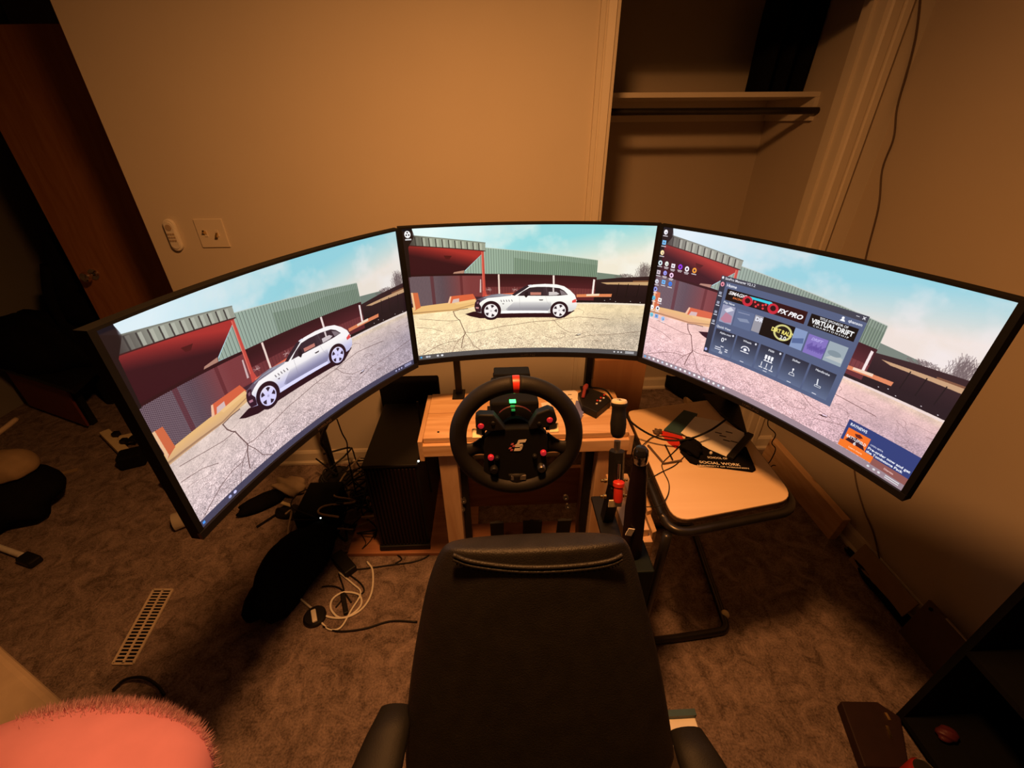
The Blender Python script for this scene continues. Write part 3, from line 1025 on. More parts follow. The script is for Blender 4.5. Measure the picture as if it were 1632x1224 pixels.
def casing(name, x0, x1, inner):
    # stepped door casing seen on the closet opening
    s = 1 if inner == 'left' else -1
    a, b = (x0, x1)
    w_ = b - a
    mb = MB()
    prof = [(0, 0), (0, -0.017), (0.25, -0.017), (0.28, -0.011), (0.36, -0.011), (0.40, -0.015), (0.78, -0.019), (0.84, -0.012), (1, -0.009), (1, 0)]
    if s < 0:
        prof = [(1 - p, q) for p, q in prof]
    mb.prism([Vector((a + w_ * p, YB + q, 0)) for p, q in prof], (0, 0, OPH + 0.07))
    return struct(mb.build(name, M_TRIM))


casing('trim_1', 0.39, OP0, 'left')
casing('trim_2', OP1, 1.49, 'right')
struct(MB().span((OP1 - 0.0, YB, 0), (OP1 + 0.02, YB + 0.115, OPH)).span((OP1 - 0.012, YB + 0.045, 0), (OP1, YB + 0.07, OPH)).build('trim_3', M_TRIM))
struct(MB().span((0.39, YB - 0.016, OPH), (1.49, YB, OPH + 0.07)).build('trim_4', M_TRIM))

# open wooden door past the left end of the wall
hinge = Vector((-1.80, 2.47, 0))
dr = ray(118, 430)
free = Vector((dr.x / dr.y * 2.50, 2.50, 0))
door = thing('door_1', 'dark brown wooden door standing open left of the cream wall', None, hinge)
door['kind'] = 'structure'
del door['label']
dv = (free - hinge).normalized()
dn = Vector((dv.y, -dv.x, 0))
if dn.y > 0:
    dn = -dn
mb = MB()
mb.prism([hinge + Vector((0, 0, 0.01)), free + Vector((0, 0, 0.01)), free - dn * 0.035 + Vector((0, 0, 0.01)), hinge - dn * 0.035 + Vector((0, 0, 0.01))], (0, 0, 2.02))
mb.build('door_slab', M_DOOR, door)
kp = on_plane(150, 437, hinge, dn)
MB().lathe(kp, dn, [(0.030, 0), (0.030, 0.006), (0.012, 0.010), (0.011, 0.03), (0.022, 0.038), (0.028, 0.052), (0.024, 0.066), (0.010, 0.073), (0.0, 0.074)]).build('door_knob', M_CHROME, door, smooth=True)

# ------------------------------------------------------------------ closet fittings
shelf = thing('closet_shelf', 'painted shelf board across the closet with a cleat below', 'shelf', (1.0, YC - 0.2, 1.75))
MB().span((0.1, YC - 0.40, 1.742), (1.46, YC, 1.762)).build('board', M_TRIM, shelf, bevel=0.002)
MB().span((1.44, YC - 0.40, 1.652), (1.46, YC - 0.001, 1.742)).build('cleat', M_TRIM, shelf)
MB().span((0.1, YC - 0.02, 1.652), (1.44, YC, 1.742)).build('cleat', M_TRIM, shelf)
rod = MB().cyl((0.1, YC - 0.415, 1.69), (1.46, YC - 0.415, 1.69), 0.014).build('closet_rod', M_DARKM, smooth=True)
tag(rod, 'round dark clothes rod running below the front edge of the closet shelf', 'rod')
# tall black garment covers standing on the shelf
for i in range(4):
    u0 = 1196 + i * 26
    a = on_y(u0 + 12, 147, YC - 0.22)
    x = a.x
    mb = MB()
    rings = []
    for j in range(9):
        t = j / 8
        hw = 0.026 + 0.011 * min(1, t * 2.2)
        lean = 0.02 * t
        z = 1.763 + 0.62 * t
        rings.append([Vector((x + lean + hw * math.cos(k * math.pi / 6) * (1 + 0.12 * math.sin(3 * t * 3 + k + i)), YC - 0.2 + 0.10 * math.sin(k * math.pi / 6), z)) for k in range(12)])
    mb.loft(rings)
    o = mb.build('garment_cover', M_FABRIC, smooth=True)
    tag(o, ['leftmost', 'second from left', 'third from left', 'rightmost'][i] + ' of the tall black garment covers standing on the closet shelf', 'garment cover', 'black garment covers on the closet shelf')

# ------------------------------------------------------------------ wall fittings
pc = on_y(338.5, 371.5, YB)
plate = thing('switch_plate', 'square ivory two gang switch plate on the cream wall', 'switch', (pc.x, YB, pc.z))
MB().box((pc.x, YB - 0.003, pc.z), (0.116, 0.006, 0.116)).build('cover', M_TRIM, plate, bevel=0.0025)
for s in (-1, 1):
    t = MB().box((pc.x + s * 0.023, YB - 0.007, pc.z), (0.011, 0.003, 0.026)).build('slot', M_TRIM, plate)
    MB().bar((pc.x + s * 0.023, YB - 0.007, pc.z), (pc.x + s * 0.023, YB - 0.022, pc.z - 0.012 * s), 0.008, 0.008).build('toggle', M_BRASS, t)
rc = on_y(278, 374, YB)
remote = thing('wall_remote', 'white rounded remote control holder mounted beside the switch plate', 'remote', (rc.x, YB, rc.z))


def stadium(c, w_, h_, y, n=10):
    r = w_ / 2
    p = []
    for i in range(n + 1):
        a = math.pi * i / n
        p.append((c.x + r * math.cos(a), y, c.z + h_ / 2 - r + r * math.sin(a)))
    for i in range(n + 1):
        a = math.pi + math.pi * i / n
        p.append((c.x + r * math.cos(a), y, c.z - h_ / 2 + r + r * math.sin(a)))
    return p


MB().prism(stadium(rc, 0.046, 0.128, YB), (0, -0.016, 0)).build('holder', M_WHITE, remote, bevel=0.003)
MB().prism(stadium(rc, 0.036, 0.110, YB - 0.016), (0, -0.004, 0)).build('face', M_WHITE, remote, bevel=0.0015)
MB().cyl((rc.x, YB - 0.020, rc.z + 0.032), (rc.x, YB - 0.0225, rc.z + 0.032), 0.012).build('dial', M_TAN, remote)
for r in range(3):
    for c in range(3):
        MB().box((rc.x + (c - 1) * 0.010, YB - 0.021, rc.z + 0.006 - r * 0.013), (0.007, 0.003, 0.007)).build('button', M_TAN, remote)

# ------------------------------------------------------------------ monitors
MW, MH, MR, ZT = 0.712, 0.425, 1.5, EYE.z - 0.240
MONS = {'c': ((0.1015, 1.236), -0.6), 'l': ((-0.4088, 0.8994), 64.8), 'r': ((0.6396, 0.9151), -60.1)}


def monitor(k, label):
    (x, y), a = MONS[k]
    a = math.radians(a)
    C = Vector((x, y, ZT))
    u = Vector((math.cos(a), math.sin(a), 0))
    n = Vector((-math.sin(a), math.cos(a), 0))
    cc = math.sqrt(MR ** 2 - (MW / 2) ** 2)
    O = C - n * cc
    tot = 2 * math.asin(MW / 2 / MR)

    def S(s, t, d=0.0):          # s,t in 0..1 across / down, d depth behind the front
        an = (s - 0.5) * tot
        return O + (u * math.sin(an) + n * math.cos(an)) * (MR + d) + Vector((0, 0, -t * MH))
    th = thing('curved_monitor', label, 'monitor', (C.x, C.y, ZT - MH))
    N = 32
    U0, U1, V0, V1 = 0.007, 0.993, 0.012, 0.962
    E0, E1 = -0.009, 1.009

    def slab(s0, s1, t0, t1, d0, d1, name, mt, par=th, bev=0.0):
        vs, fs = [], []
        for i in range(N + 1):
            s = s0 + (s1 - s0) * i / N
            vs += [S(s, t0, d0), S(s, t1, d0), S(s, t1, d1), S(s, t0, d1)]
        for i in range(N):
            p, q = i * 4, i * 4 + 4
            for e in range(4):
                fs.append((p + e, q + e, q + (e + 1) % 4, p + (e + 1) % 4))
        fs += [(0, 1, 2, 3), (N * 4 + 3, N * 4 + 2, N * 4 + 1, N * 4)]
        return MB().add(vs, fs).build(name, mt, par, bevel=bev)
    slab(E0, E1, 0, 1, 0.004, 0.022, 'casing', M_BLACKM)
    slab(E0, E1, 0, V0, -0.001, 0.004, 'bezel_top', M_BLACKM)
    slab(E0, E1, V1, 1, -0.003, 0.004, 'bezel_bottom', M_BLACK)
    for s0, s1 in ((E0, U0), (U1, E1)):
        slab(s0, s1, V0, V1, -0.001, 0.004, 'bezel_side', M_BLACKM)
    slab(0.2, 0.8, 0.2, 0.85, 0.022, 0.055, 'back_housing', M_BLACK, bev=0.01)
    # lit panel with uv
    vs, fs, uv = [], [], []
    for i in range(N + 1):
        s = U0 + (U1 - U0) * i / N
        vs += [S(s, V0, 0.003), S(s, V1, 0.003)]
    base_ = th.location
    me = bpy.data.meshes.new('screen')
    for i in range(N):
        fs.append((2 * i, 2 * i + 1, 2 * i + 3, 2 * i + 2))
    me.from_pydata([v - base_ for v in vs], [], fs)
    ul = me.uv_layers.new(name='uv')
    for p in me.polygons:
        for li in p.loop_indices:
            vi = me.loops[li].vertex_index
            ul.data[li].uv = ((vi // 2) / N, 1.0 - (vi % 2))
        p.use_smooth = True
    so = bpy.data.objects.new('screen', me)
    COL.objects.link(so)
    so.parent = th
    me.materials.append(M_SCR[k])
    # maker's lettering on the lower bezel
    c0 = S(0.5, 0.988, -0.0035)
    letter_mesh('SAMSUNG', c0, u, (0, 0, 1), 0.0105, M_STEEL, th, bold=0.01)
    return th, S, u, n


mon_c, SC_, uc, nc = monitor('c', 'curved monitor in the middle showing the silver car on a plain desktop')
mon_l, SL_, ul_, nl = monitor('l', 'curved monitor on the left angled inward showing the silver car')
mon_r, SR_, ur_, nr = monitor('r', 'curved monitor on the right with desktop icons and an open launcher window')

# two black uprights behind the middle monitor
DZ = 0.80           # desk height
st = thing('monitor_mount', 'black two post mount holding the middle monitor behind the desk', 'monitor mount', (0.12, 1.37, DZ))
for uu in (730, 937):
    b0 = on_y(uu, 612, 1.345)
    MB().span((b0.x - 0.011, 1.345, DZ), (b0.x + 0.011, 1.372, 1.30)).build('post', M_BLACK, st)
    MB().span((b0.x - 0.022, 1.315, DZ), (b0.x + 0.022, 1.375, DZ + 0.006)).build('foot', M_BLACK, st)
pL, pR = on_y(730, 612, 1.345).x, on_y(937, 612, 1.345).x
MB().span((pL, 1.345, 1.19), (pR, 1.372, 1.235)).build('crossbar', M_BLACK, st)

# ------------------------------------------------------------------ the rig desk
dl, drt = on_z(672, 697, DZ), on_z(1005, 690, DZ)
x0, x1, yf, ybk = dl.x, drt.x, (dl.y + drt.y) / 2, on_z(830, 624, DZ).y
desk = thing('rig_desk', 'home built pine desk carrying the steering wheel', 'desk', ((x0 + x1) / 2, (yf + ybk) / 2, 0))
xm = x0 + 0.50 * (x1 - x0)
for i, (a, b) in enumerate(((yf, yf + (ybk - yf) * 0.52), (yf + (ybk - yf) * 0.52 + 0.003, ybk))):
    MB().span((x0 + 0.004, a, DZ - 0.02), (x1 - 0.004, b, DZ)).build('top_plank', M_PINE, desk, bevel=0.0025)
for i in range(4):
    px = x0 + 0.05 + i * (x1 - x0 - 0.1) / 3
    MB().cyl((px, yf + 0.03, DZ - 0.001), (px, yf + 0.03, DZ + 0.0012), 0.0038, n=12).build('screw', M_BLACKM, desk)
MB().span((x0, yf - 0.012, DZ - 0.068), (x1, yf + 0.026, DZ - 0.0215)).build('front_rail', M_PINE, desk, bevel=0.003)
MB().span((x0 - 0.012, yf - 0.012, DZ - 0.085), (x0 + 0.003, ybk, DZ - 0.004)).build('side_rail', M_PINEY, desk, bevel=0.002)
MB().span((x1 - 0.003, yf - 0.012, DZ - 0.085), (x1 + 0.012, ybk, DZ - 0.004)).build('side_rail', M_PINEY, desk, bevel=0.002)
MB().span((x0, ybk - 0.03, DZ - 0.085), (x1, ybk, DZ - 0.0215)).build('rear_rail', M_PINE, desk)
lx = on_y(703, 750, yf + 0.03).x
rx = on_y(972, 760, yf + 0.03).x
for xx in (lx, rx - 0.06):
    MB().span((xx, yf + 0.005, 0.02), (xx + 0.06, yf + 0.043, DZ - 0.0685)).build('leg', M_PINEZ, desk, bevel=0.003)
    MB().span((xx, ybk - 0.075, 0.02), (xx + 0.06, ybk - 0.036, DZ - 0.0685)).build('leg', M_PINEZ, desk, bevel=0.003)
MB().span((lx, yf + 0.045, 0.28), (lx + 0.038, ybk - 0.08, 0.37)).build('stretcher', M_PINEY, desk, bevel=0.003)
MB().span((rx - 0.038, yf + 0.045, 0.28), (rx, ybk - 0.08, 0.37)).build('stretcher', M_PINEY, desk, bevel=0.003)
MB().span((lx, ybk - 0.036, 0.25), (rx, ybk - 0.018, 0.45)).build('back_board', M_REDWOOD, desk)

# plank the pc stands on / floor boards
fb = thing('floor_plank', 'reddish wooden board lying on the carpet under the computer tower', 'board', (-0.25, 1.5, 0))
pa, pb = on_z(560, 884, 0.02), on_z(716, 862, 0.02)
MB().prism([Vector((pa.x - 0.02, 1.29, 0)), Vector((lx + 0.09, 1.27, 0)), Vector((lx + 0.09, 1.85, 0)), Vector((pa.x - 0.02, 1.85, 0))], (0, 0, 0.02)).build('plank', M_REDWOOD, fb, bevel=0.003)

# ------------------------------------------------------------------ steering wheel and base
WT = math.radians(7)
wc = EYE + ray(823, 697) * (0.32 / 0.3053)
ex = Vector((1, 0, 0))
ey = Vector((0, math.sin(WT), math.cos(WT)))
ez = ex.cross(ey)          # towards the driver
MWH = Matrix((ex, ey, ez)).transposed().to_4x4()
MWH.translation = wc
wheel = thing('steering_wheel', 'black round sim racing steering wheel with a red centre mark', 'steering wheel', wc)
a0 = math.pi / 2 - 0.05
MB(MWH).torus(0.1405, 0.0205, math.pi / 2 + 0.05, math.pi / 2 - 0.05 + 2 * math.pi, n=96).build('rim', M_RUBBER, wheel, smooth='all')
MB(MWH).torus(0.1405, 0.0210, math.pi / 2 - 0.05, math.pi / 2 + 0.05, n=8).build('centre_mark', M_RED, wheel, smooth=True)
for a in (math.radians(212), math.radians(284)):
    MB(MWH).torus(0.1262, 0.0035, a, a + math.radians(44), n=20, k=8).build('rim_stitching', M_REDD, wheel, smooth='all')


def wl(zx, zy, z=0.0):
    return Vector(((zx - 685) * 0.000274, -(zy - 600) * 0.000322, z))


for s in (-1, 1):
    pts = [wl(685 - s * 280, 655, -0.012), wl(685 - s * 350, 668, -0.006), wl(685 - s * 420, 684, 0.0), wl(685 - s * 490, 688, 0.002)]
    rings = []
    for i, p in enumerate(smooth_path(pts, 5)):
        t = i / 15
        hh = 0.030 - 0.012 * math.sin(math.pi * t)
        rings.append([p + Vector((0, hh * math.sin(k * math.pi / 6) - 0.006, 0.010 * math.cos(k * math.pi / 6))) for k in range(12)])
    MB(MWH).loft(rings).build('spoke', M_RUBBER, wheel, smooth='all')
rings = []
for i in range(6):
    t = i / 5
    hw = 0.030 - 0.004 * math.sin(math.pi * t)
    y = -0.100 - 0.045 * t
    rings.append([Vector((hw * math.cos(k * math.pi / 8), y, -0.004 + 0.017 * math.sin(k * math.pi / 8))) for k in range(16)])
MB(MWH).loft(rings).build('spoke', M_RUBBER, wheel, smooth='all')
hub = [wl(405, 590), (wl(470, 525)), wl(560, 515), wl(685, 512), wl(810, 515), wl(900, 525), wl(960, 590), wl(965, 700), wl(950, 760), wl(960, 900), wl(1000, 905), wl(940, 960), wl(820, 1000), wl(685, 1006), wl(560, 1000), wl(430, 960), wl(380, 925), wl(395, 760), wl(390, 690)]
MB(MWH).prism([p + Vector((0, 0, -0.022)) for p in hub], (0, 0, 0.030)).build('hub_plate', M_BLACKM, wheel, bevel=0.003)
for s, q in ((-1, [(335, 400), (365, 378), (490, 385), (560, 470), (590, 512), (470, 520), (390, 508), (335, 492)]), (1, [(790, 490), (860, 385), (960, 350), (1010, 372), (1035, 440), (1022, 470), (950, 500), (800, 515)])):
    MB(MWH).prism([wl(x, y, -0.014) for x, y in q], (0, 0, 0.028)).build('button_pod', M_BLACK, wheel, bevel=0.003)
for (x, y) in ((380, 470), (970, 437), (455, 748), (922, 722)):
    MB(MWH).lathe(wl(x, y, 0.008), (0, 0, 1), [(0.0075, 0), (0.0075, 0.006), (0.0058, 0.008), (0.0, 0.0085)], 16).build('push_button', M_LEDR, wheel, smooth=True)
for (x, y) in ((485, 450), (880, 465), (845, 750), (510, 755)):
    MB(MWH).lathe(wl(x, y, 0.008), (0, 0, 1), [(0.006, 0), (0.006, 0.005), (0.004, 0.009), (0.0, 0.0095)], 12).build('toggle_knob', M_BLACK, wheel, smooth=True)
MB(MWH).lathe(wl(905, 850, 0.008), (0, 0, 1), [(0.010, 0), (0.010, 0.012), (0.008, 0.016), (0.0, 0.0165)], 20).build('rotary_knob', M_STEEL, wheel, smooth=True)
MB(MWH).lathe(wl(480, 850, 0.008), (0, 0, 1), [(0.010, 0), (0.010, 0.012), (0.008, 0.016), (0.0, 0.0165)], 20).build('rotary_knob', M_BLACK, wheel, smooth=True)
MB(MWH).box(wl(700, 945, 0.009), (0.038, 0.015, 0.006)).build('name_plate', mat('grey_plate', (0.10, 0.09, 0.085), 0.35), wheel, bevel=0.002)
for (x, y, s) in ((340, 548, -1), (1012, 520, 1)):
    pd = MB(MWH).box(wl(x, y, 0.004), (0.023, 0.024, 0.004), Matrix.Rotation(math.radians(-48), 3, 'X')).build('paddle', M_CREAM, wheel, bevel=0.002)
    MB(MWH).bar(wl(x, y, -0.005), wl(x + s * -70, y + 10, -0.008), 0.018, 0.004, up=(0, 0, 1)).build('paddle_arm', M_BLACK, pd)
# emblem on the hub: slanted figure with a small chequer
Z = 0.0088
emb = MB(MWH)
for q in ([(700, 608), (772, 604), (762, 628), (690, 632)], [(690, 632), (712, 631), (700, 652), (676, 655)], [(676, 645), (735, 642), (742, 655), (736, 668), (668, 668)],
          [(720, 655), (742, 655), (730, 690), (708, 694)], [(660, 702), (668, 680), (728, 678), (722, 698), (712, 702)]):
    emb.prism([wl(x, y, Z) for x, y in q], (0, 0, 0.0006))
emb.build('emblem', M_LETTER, wheel)
M_PNK = mat('pink_print', (0.5, 0.10, 0.12), 0.6)
chq = MB(MWH)
for i in range(2):
    for j in range(4):
        if (i + j) % 2 == 0:
            x, y = 640 + i * 22 - j * 9, 634 + j * 17
            chq.prism([wl(a, b, Z) for a, b in ((x, y), (x + 20, y), (x + 12, y + 15), (x - 8, y + 15))], (0, 0, 0.0006))
chq.build('emblem_chequer', M_PNK, wheel)

# wheel base behind it
base_c = wc + ey * 0.0
wb = thing('wheel_base', 'square black wheel base with a glowing green light behind the wheel', 'wheel base', (wc.x, wc.y + 0.28, DZ))


def bl(x, y, z):
    return MWH @ Vector((x, y, z))


MB(MWH).box((0, -0.002, -0.155), (0.122, 0.122, 0.17)).build('body', M_BLACKM, wb, bevel=0.006)
MB(MWH).lathe((0, 0, -0.072), (0, 0, 1), [(0.052, 0), (0.052, 0.012), (0.032, 0.016), (0.030, 0.030), (0.040, 0.036), (0.040, 0.050)], 32).build('quick_release', M_BLACKM, wb, smooth=True)
arcm = MB(MWH @ Matrix.Translation((0, 0.0, -0.066))).torus(0.050, 0.0035, math.radians(40), math.radians(140), n=24, k=8).build('reflection_arc', M_ARCKNOB, wb, smooth='all')  # maroon arc modelled in place of a reflection below the green light
for i in range(4):
    MB(MWH).box((0, 0.059 + 0.0015, -0.228 + i * 0.022), (0.10, 0.003, 0.006)).build('cooling_fin', M_BLACKM, wb)
pt_top = MWH @ Vector((0, 0.0595, 0))
inv = MWH.inverted()
for i, (uu, vv, mt_, wx, sz) in enumerate(((817, 640, M_LEDG, 0.016, 0.017), (817, 648, M_LEDG2, 0.011, 0.009), (818, 654, M_LEDG2, 0.009, 0.009))):
    q = inv @ on_plane(uu, vv, pt_top, ey)
    MB(MWH).box((q.x, 0.0605, q.z), (wx, 0.003, sz)).build('status_light', mt_, wb, bevel=0.001)
MB(MWH).box((0, 0.02, -0.27), (0.105, 0.09, 0.06)).build('rear_cover', M_BLACKM, wb, bevel=0.004)
for s in (-1, 1):
    MB().bar((wc.x + s * 0.062, wc.y + 0.28, DZ), (wc.x + s * 0.062, wc.y + 0.225, wc.z - 0.03), 0.10, 0.008, up=(1, 0, 0)).build('bracket', M_BLACKM, wb)
    MB().span((wc.x + s * 0.060 - 0.02, yf + 0.01, DZ), (wc.x + s * 0.060 + 0.02, yf + 0.16, DZ + 0.008)).build('bracket_foot', M_BLACK, wb)
    b_ = bl(s * 0.0585, 0.015, -0.18)
    MB(MWH).box((s * 0.0625, 0.03, -0.20), (0.003, 0.03, 0.03)).build('side_badge', M_PNK, wb)
# small black power box on the desk behind
pb_ = on_y(814, 606, 1.30)
pbx = thing('power_box', 'small flat black box with a white tag behind the steering wheel', 'box', (pb_.x, 1.30, DZ))
MB().span((pb_.x - 0.062, 1.27, DZ), (pb_.x + 0.062, 1.338, pb_.z + 0.012)).build('case', M_BLACK, pbx, bevel=0.003)
MB().span((pb_.x - 0.050, 1.275, pb_.z + 0.012), (pb_.x - 0.030, 1.30, pb_.z + 0.0135)).build('tag', M_PAPER, pbx)

# ------------------------------------------------------------------ things on the desk
def flat_poly(name, label, cat, pix, z, th_, mt, bev=0.0015, group=None, kind=None):
    o = MB().prism([on_z(u, v, z + th_) - Vector((0, 0, th_)) for u, v in pix], (0, 0, th_)).build(name, mt, bevel=bev)
    return tag(o, label, cat, group, kind)


pp = thing('paper_stack', 'stack of printed white sheets on the desk behind the wheel rim', 'paper', on_z(905, 645, DZ))
for i in range(3):
    q = [(884 + i * 2, 624 + i), (916 + i * 2, 622 + i), (926 + i * 2, 660 + i), (894 + i, 664 + i)]
    MB().prism([on_z(u, v, DZ + 0.001 + i * 0.0015) for u, v in q], (0, 0, 0.001)).build('sheet', M_PAPER, pp)
for i in range(4):
    for j in range(2):
        a = on_z(896 + j * 12 + i, 629 + i * 7, DZ + 0.0051)
        MB().box((a.x, a.y, a.z), (0.014, 0.004, 0.0004)).build('print', M_INK, pp)
flat_poly('snack_packet', 'blue wrapped packet beside the paper stack on the desk', 'packet', [(918, 638), (937, 640), (926, 668), (912, 662)], DZ, 0.006, M_BLUE)
flat_poly('red_card', 'red printed card left of the wheel base on the desk', 'card', [(776, 650), (790, 646), (795, 660), (779, 662)], DZ, 0.003, M_PNK)
flat_poly('white_slip', 'loose white slip of paper right of the wheel base on the desk', 'paper', [(862, 642), (876, 640), (884, 660), (868, 662)], DZ, 0.001, M_PAPER)
# button box
bb0 = on_z(945, 632, DZ)
bbx = thing('button_box', 'black slanted button box with red buttons at the desk corner', 'button box', bb0)
qq = [(921, 626), (937, 617), (964, 627), (974, 638), (951, 657), (928, 646)]
MB().prism([on_z(u, v, DZ + 0.028) - Vector((0, 0, 0.028)) for u, v in qq], (0, 0, 0.028)).build('case', M_BLACK, bbx, bevel=0.003)
for i in range(3):
    for j in range(2):
        a = on_z(952 + i * 5.5 - j * 1, 639 - i * 4.5 + j * 5, DZ + 0.028)
        MB().lathe(a, (0, 0, 1), [(0.0035, 0), (0.0035, 0.003), (0, 0.0035)], 10).build('button', M_RED if j == 0 else M_WHITE, bbx)
a, b = on_z(929, 634, DZ + 0.030), on_z(935, 614, DZ + 0.055)
MB().tube(smooth_path([a, a * 0.5 + b * 0.5 + Vector((0, 0, 0.012)), b]), [0.006] * 6 + [0.009] * 4 + [0.007] * 3, 10).build('lever', M_REDD, bbx, smooth='all')

# ------------------------------------------------------------------ pedals under the desk
pdz = thing('pedal_set', 'black pedal set bolted to a board under the desk', 'pedals', ((lx + rx) / 2, 1.3, 0))
yb2 = ybk - 0.10
plx, prx = lx + 0.075, rx - 0.075
MB().prism([Vector((plx, 1.17, 0.02)), Vector((prx, 1.17, 0.02)), Vector((prx, yb2, 0.20)), Vector((plx, yb2, 0.20))], (0, 0, 0.018)).build('base_board', M_REDWOOD, pdz, bevel=0.002)
for i, px in enumerate((0.25, 0.55, 0.82)):
    X = plx + (prx - plx) * px
    a = MB().bar((X, 1.20, 0.09), (X, 1.13, 0.36), 0.022, 0.014, up=(1, 0, 0)).build('pedal_arm', M_BLACK, pdz)
    MB().bar((X, 1.118, 0.30), (X, 1.10, 0.40), 0.07 if i == 1 else 0.05, 0.008, up=(0, 1, 0)).build('pedal_face', M_BLACK, pdz)
for s, xx in ((0, lx + 0.075), (1, rx - 0.075)):
    MB().bar((xx, yf + 0.05, 0.10), (xx, yf + 0.05, DZ - 0.10), 0.024, 0.024, up=(0, 1, 0)).build('side_post', M_BLACK, pdz)
    for uvv in (((739, 799), (737, 812)) if s == 0 else ((902, 794), (905, 808))):
        p = on_y(uvv[0], uvv[1], yf + 0.03)
        MB().lathe(p, (0, -1, 0.4), [(0.010, -0.012), (0.010, 0), (0.004, 0.0), (0.004, -0.004), (0, -0.004)], 16).build('bolt', M_STEEL, pdz, smooth=True)

# ------------------------------------------------------------------ computer tower
pa, pb = on_z(607, 879, 0.02), on_z(686, 872, 0.02)
pcw = 0.215
tower = thing('computer_tower', 'black computer tower with a ribbed front and a white power light', 'computer', ((pa.x + pb.x) / 2, pa.y + 0.2, 0.02))
tx0, tx1, ty0, ty1, tz = pa.x, pb.x, (pa.y + pb.y) / 2, (pa.y + pb.y) / 2 + 0.44, 0.50
MB().span((tx0, ty0 + 0.01, 0.03), (tx1, ty1, tz)).build('case', M_BLACK, tower, bevel=0.004)
MB().span((tx0 - 0.002, ty0 - 0.006, 0.02), (tx1 + 0.002, ty0 + 0.012, 0.05)).build('foot_bar', M_BLACK, tower, bevel=0.003)
M_RIB = mat('dark_maroon_grille', (0.012, 0.005, 0.005), 0.6, spec=0.15)
for i in range(14):
    xx = tx0 + 0.006 + i * (tx1 - tx0 - 0.012) / 14
    MB().span((xx, ty0, 0.055), (xx + 0.009, ty0 + 0.01, tz - 0.01)).build('front_rib', M_RIB, tower, bevel=0.002)
MB().span((tx0, ty0 + 0.0, tz), (tx1, ty1, tz + 0.012)).build('top_panel', M_BLACK, tower, bevel=0.004)
lp = on_z(663, 753, tz + 0.014)
MB().lathe((lp.x, min(max(lp.y, ty0 + 0.02), ty1 - 0.02), tz + 0.012), (0, 0, 1), [(0.004, 0), (0.004, 0.003), (0, 0.004)], 12).build('power_light', M_LEDW, tower)
# dark box leaning behind the tower
o = MB().span((tx0 - 0.02, ty1 + 0.02, 0.02), (tx1 + 0.04, ty1 + 0.08, 0.62)).build('flat_case', M_FABRIC, bevel=0.01)
tag(o, 'flat black case standing against the wall behind the computer tower', 'case')
o = MB().cyl(on_y(676, 700, ybk + 0.08) + Vector((0, 0, -0.3)), on_y(665, 640, ybk + 0.08), 0.004).build('antenna', M_BLACK)
o_a = o

# ------------------------------------------------------------------ shifter, handbrake and their wooden box
sx0, sx1 = on_y(948, 735, 1.0), on_y(1012, 735, 1.0)
BZ = 0.62
box = thing('shifter_box', 'pine box on the right of the desk carrying the shifter and handbrake', 'box', ((sx0.x + sx1.x) / 2, 0.95, 0))
bx0, bx1 = on_z(958, 742, BZ).x, 0.425
byf, byb = 0.80, yf - 0.016
MB().span((bx0, byf, 0.0), (bx0 + 0.02, byb, BZ - 0.0)).build('side_plank', M_PINEZ, box, bevel=0.002)
MB().span((bx1 - 0.02, byf, 0.0), (bx1, byb, BZ - 0.0)).build('side_plank', M_PINEZ, box, bevel=0.002)
MB().span((bx0, byf, BZ), (bx1, byb, BZ + 0.018)).build('top_plank', M_PINEY, box, bevel=0.002)
MB().span((bx0 + 0.021, byb - 0.02, 0.0), (bx1 - 0.021, byb, BZ - 0.001)).build('back_plank', M_PINEZ, box)
MB().span((bx1 - 0.03, byf + 0.02, BZ + 0.018), (bx1 - 0.008, byb - 0.03, BZ + 0.045)).build('rail', M_PINEY, box, bevel=0.002)
# handbrake with red damper
ht, hb = on_y(987, 640, 0.93), on_y(980, 792, 0.84)
hbk = thing('handbrake', 'black sim handbrake lever with a red damper and a round white capped grip', 'handbrake', (hb.x, hb.y, BZ + 0.018))
d = (hb - ht)
P = lambda t: ht + d * t
ax = d.normalized()
MB().lathe(ht, ax, [(0.0, -0.002), (0.019, -0.001), (0.0215, 0.004), (0.0215, 0.010), (0.018, 0.016), (0.0185, 0.030), (0.021, 0.060), (0.019, 0.085), (0.014, 0.095), (0.010, 0.097)], 24).build('grip', M_RUBBER, hbk, smooth=True)
cap = MB().lathe(ht, ax, [(0.0, -0.0045), (0.018, -0.0045), (0.0205, -0.001), (0.0205, 0.004)], 28).build('grip_cap', M_CREAM, hbk, smooth=True)
cx_ = (Vector((1, 0, 0)) - ax * ax.x).normalized()
cy_ = -ax.cross(cx_) if (-ax.cross(cx_)).y > 0 else ax.cross(cx_)
letter_mesh('2', ht - ax * 0.0052 - cy_ * 0.008, cx_, cy_, 0.022, M_INK, cap, bold=0.015, name='numeral')
MB().cyl(P(0.40), P(0.62), 0.009, n=16).build('shaft', M_STEEL, hbk, smooth=True)
MB().cyl(P(0.50), P(0.86), 0.022, 0.022, n=6).build('lever_body', M_BLACK, hbk, bevel=0.002)
fw = Vector((0, -0.022, 0.012))
MB().cyl(P(0.62) + fw, P(0.82) + fw, 0.0035, n=10).build('push_rod', M_CHROME, hbk, smooth=True)
MB().lathe(P(0.80) + fw * 1.2, ax, [(0.013, 0), (0.015, 0.002), (0.015, 0.012), (0.0125, 0.014), (0.0125, 0.05), (0.011, 0.056)], 20).build('damper', M_RED, hbk, smooth=True)
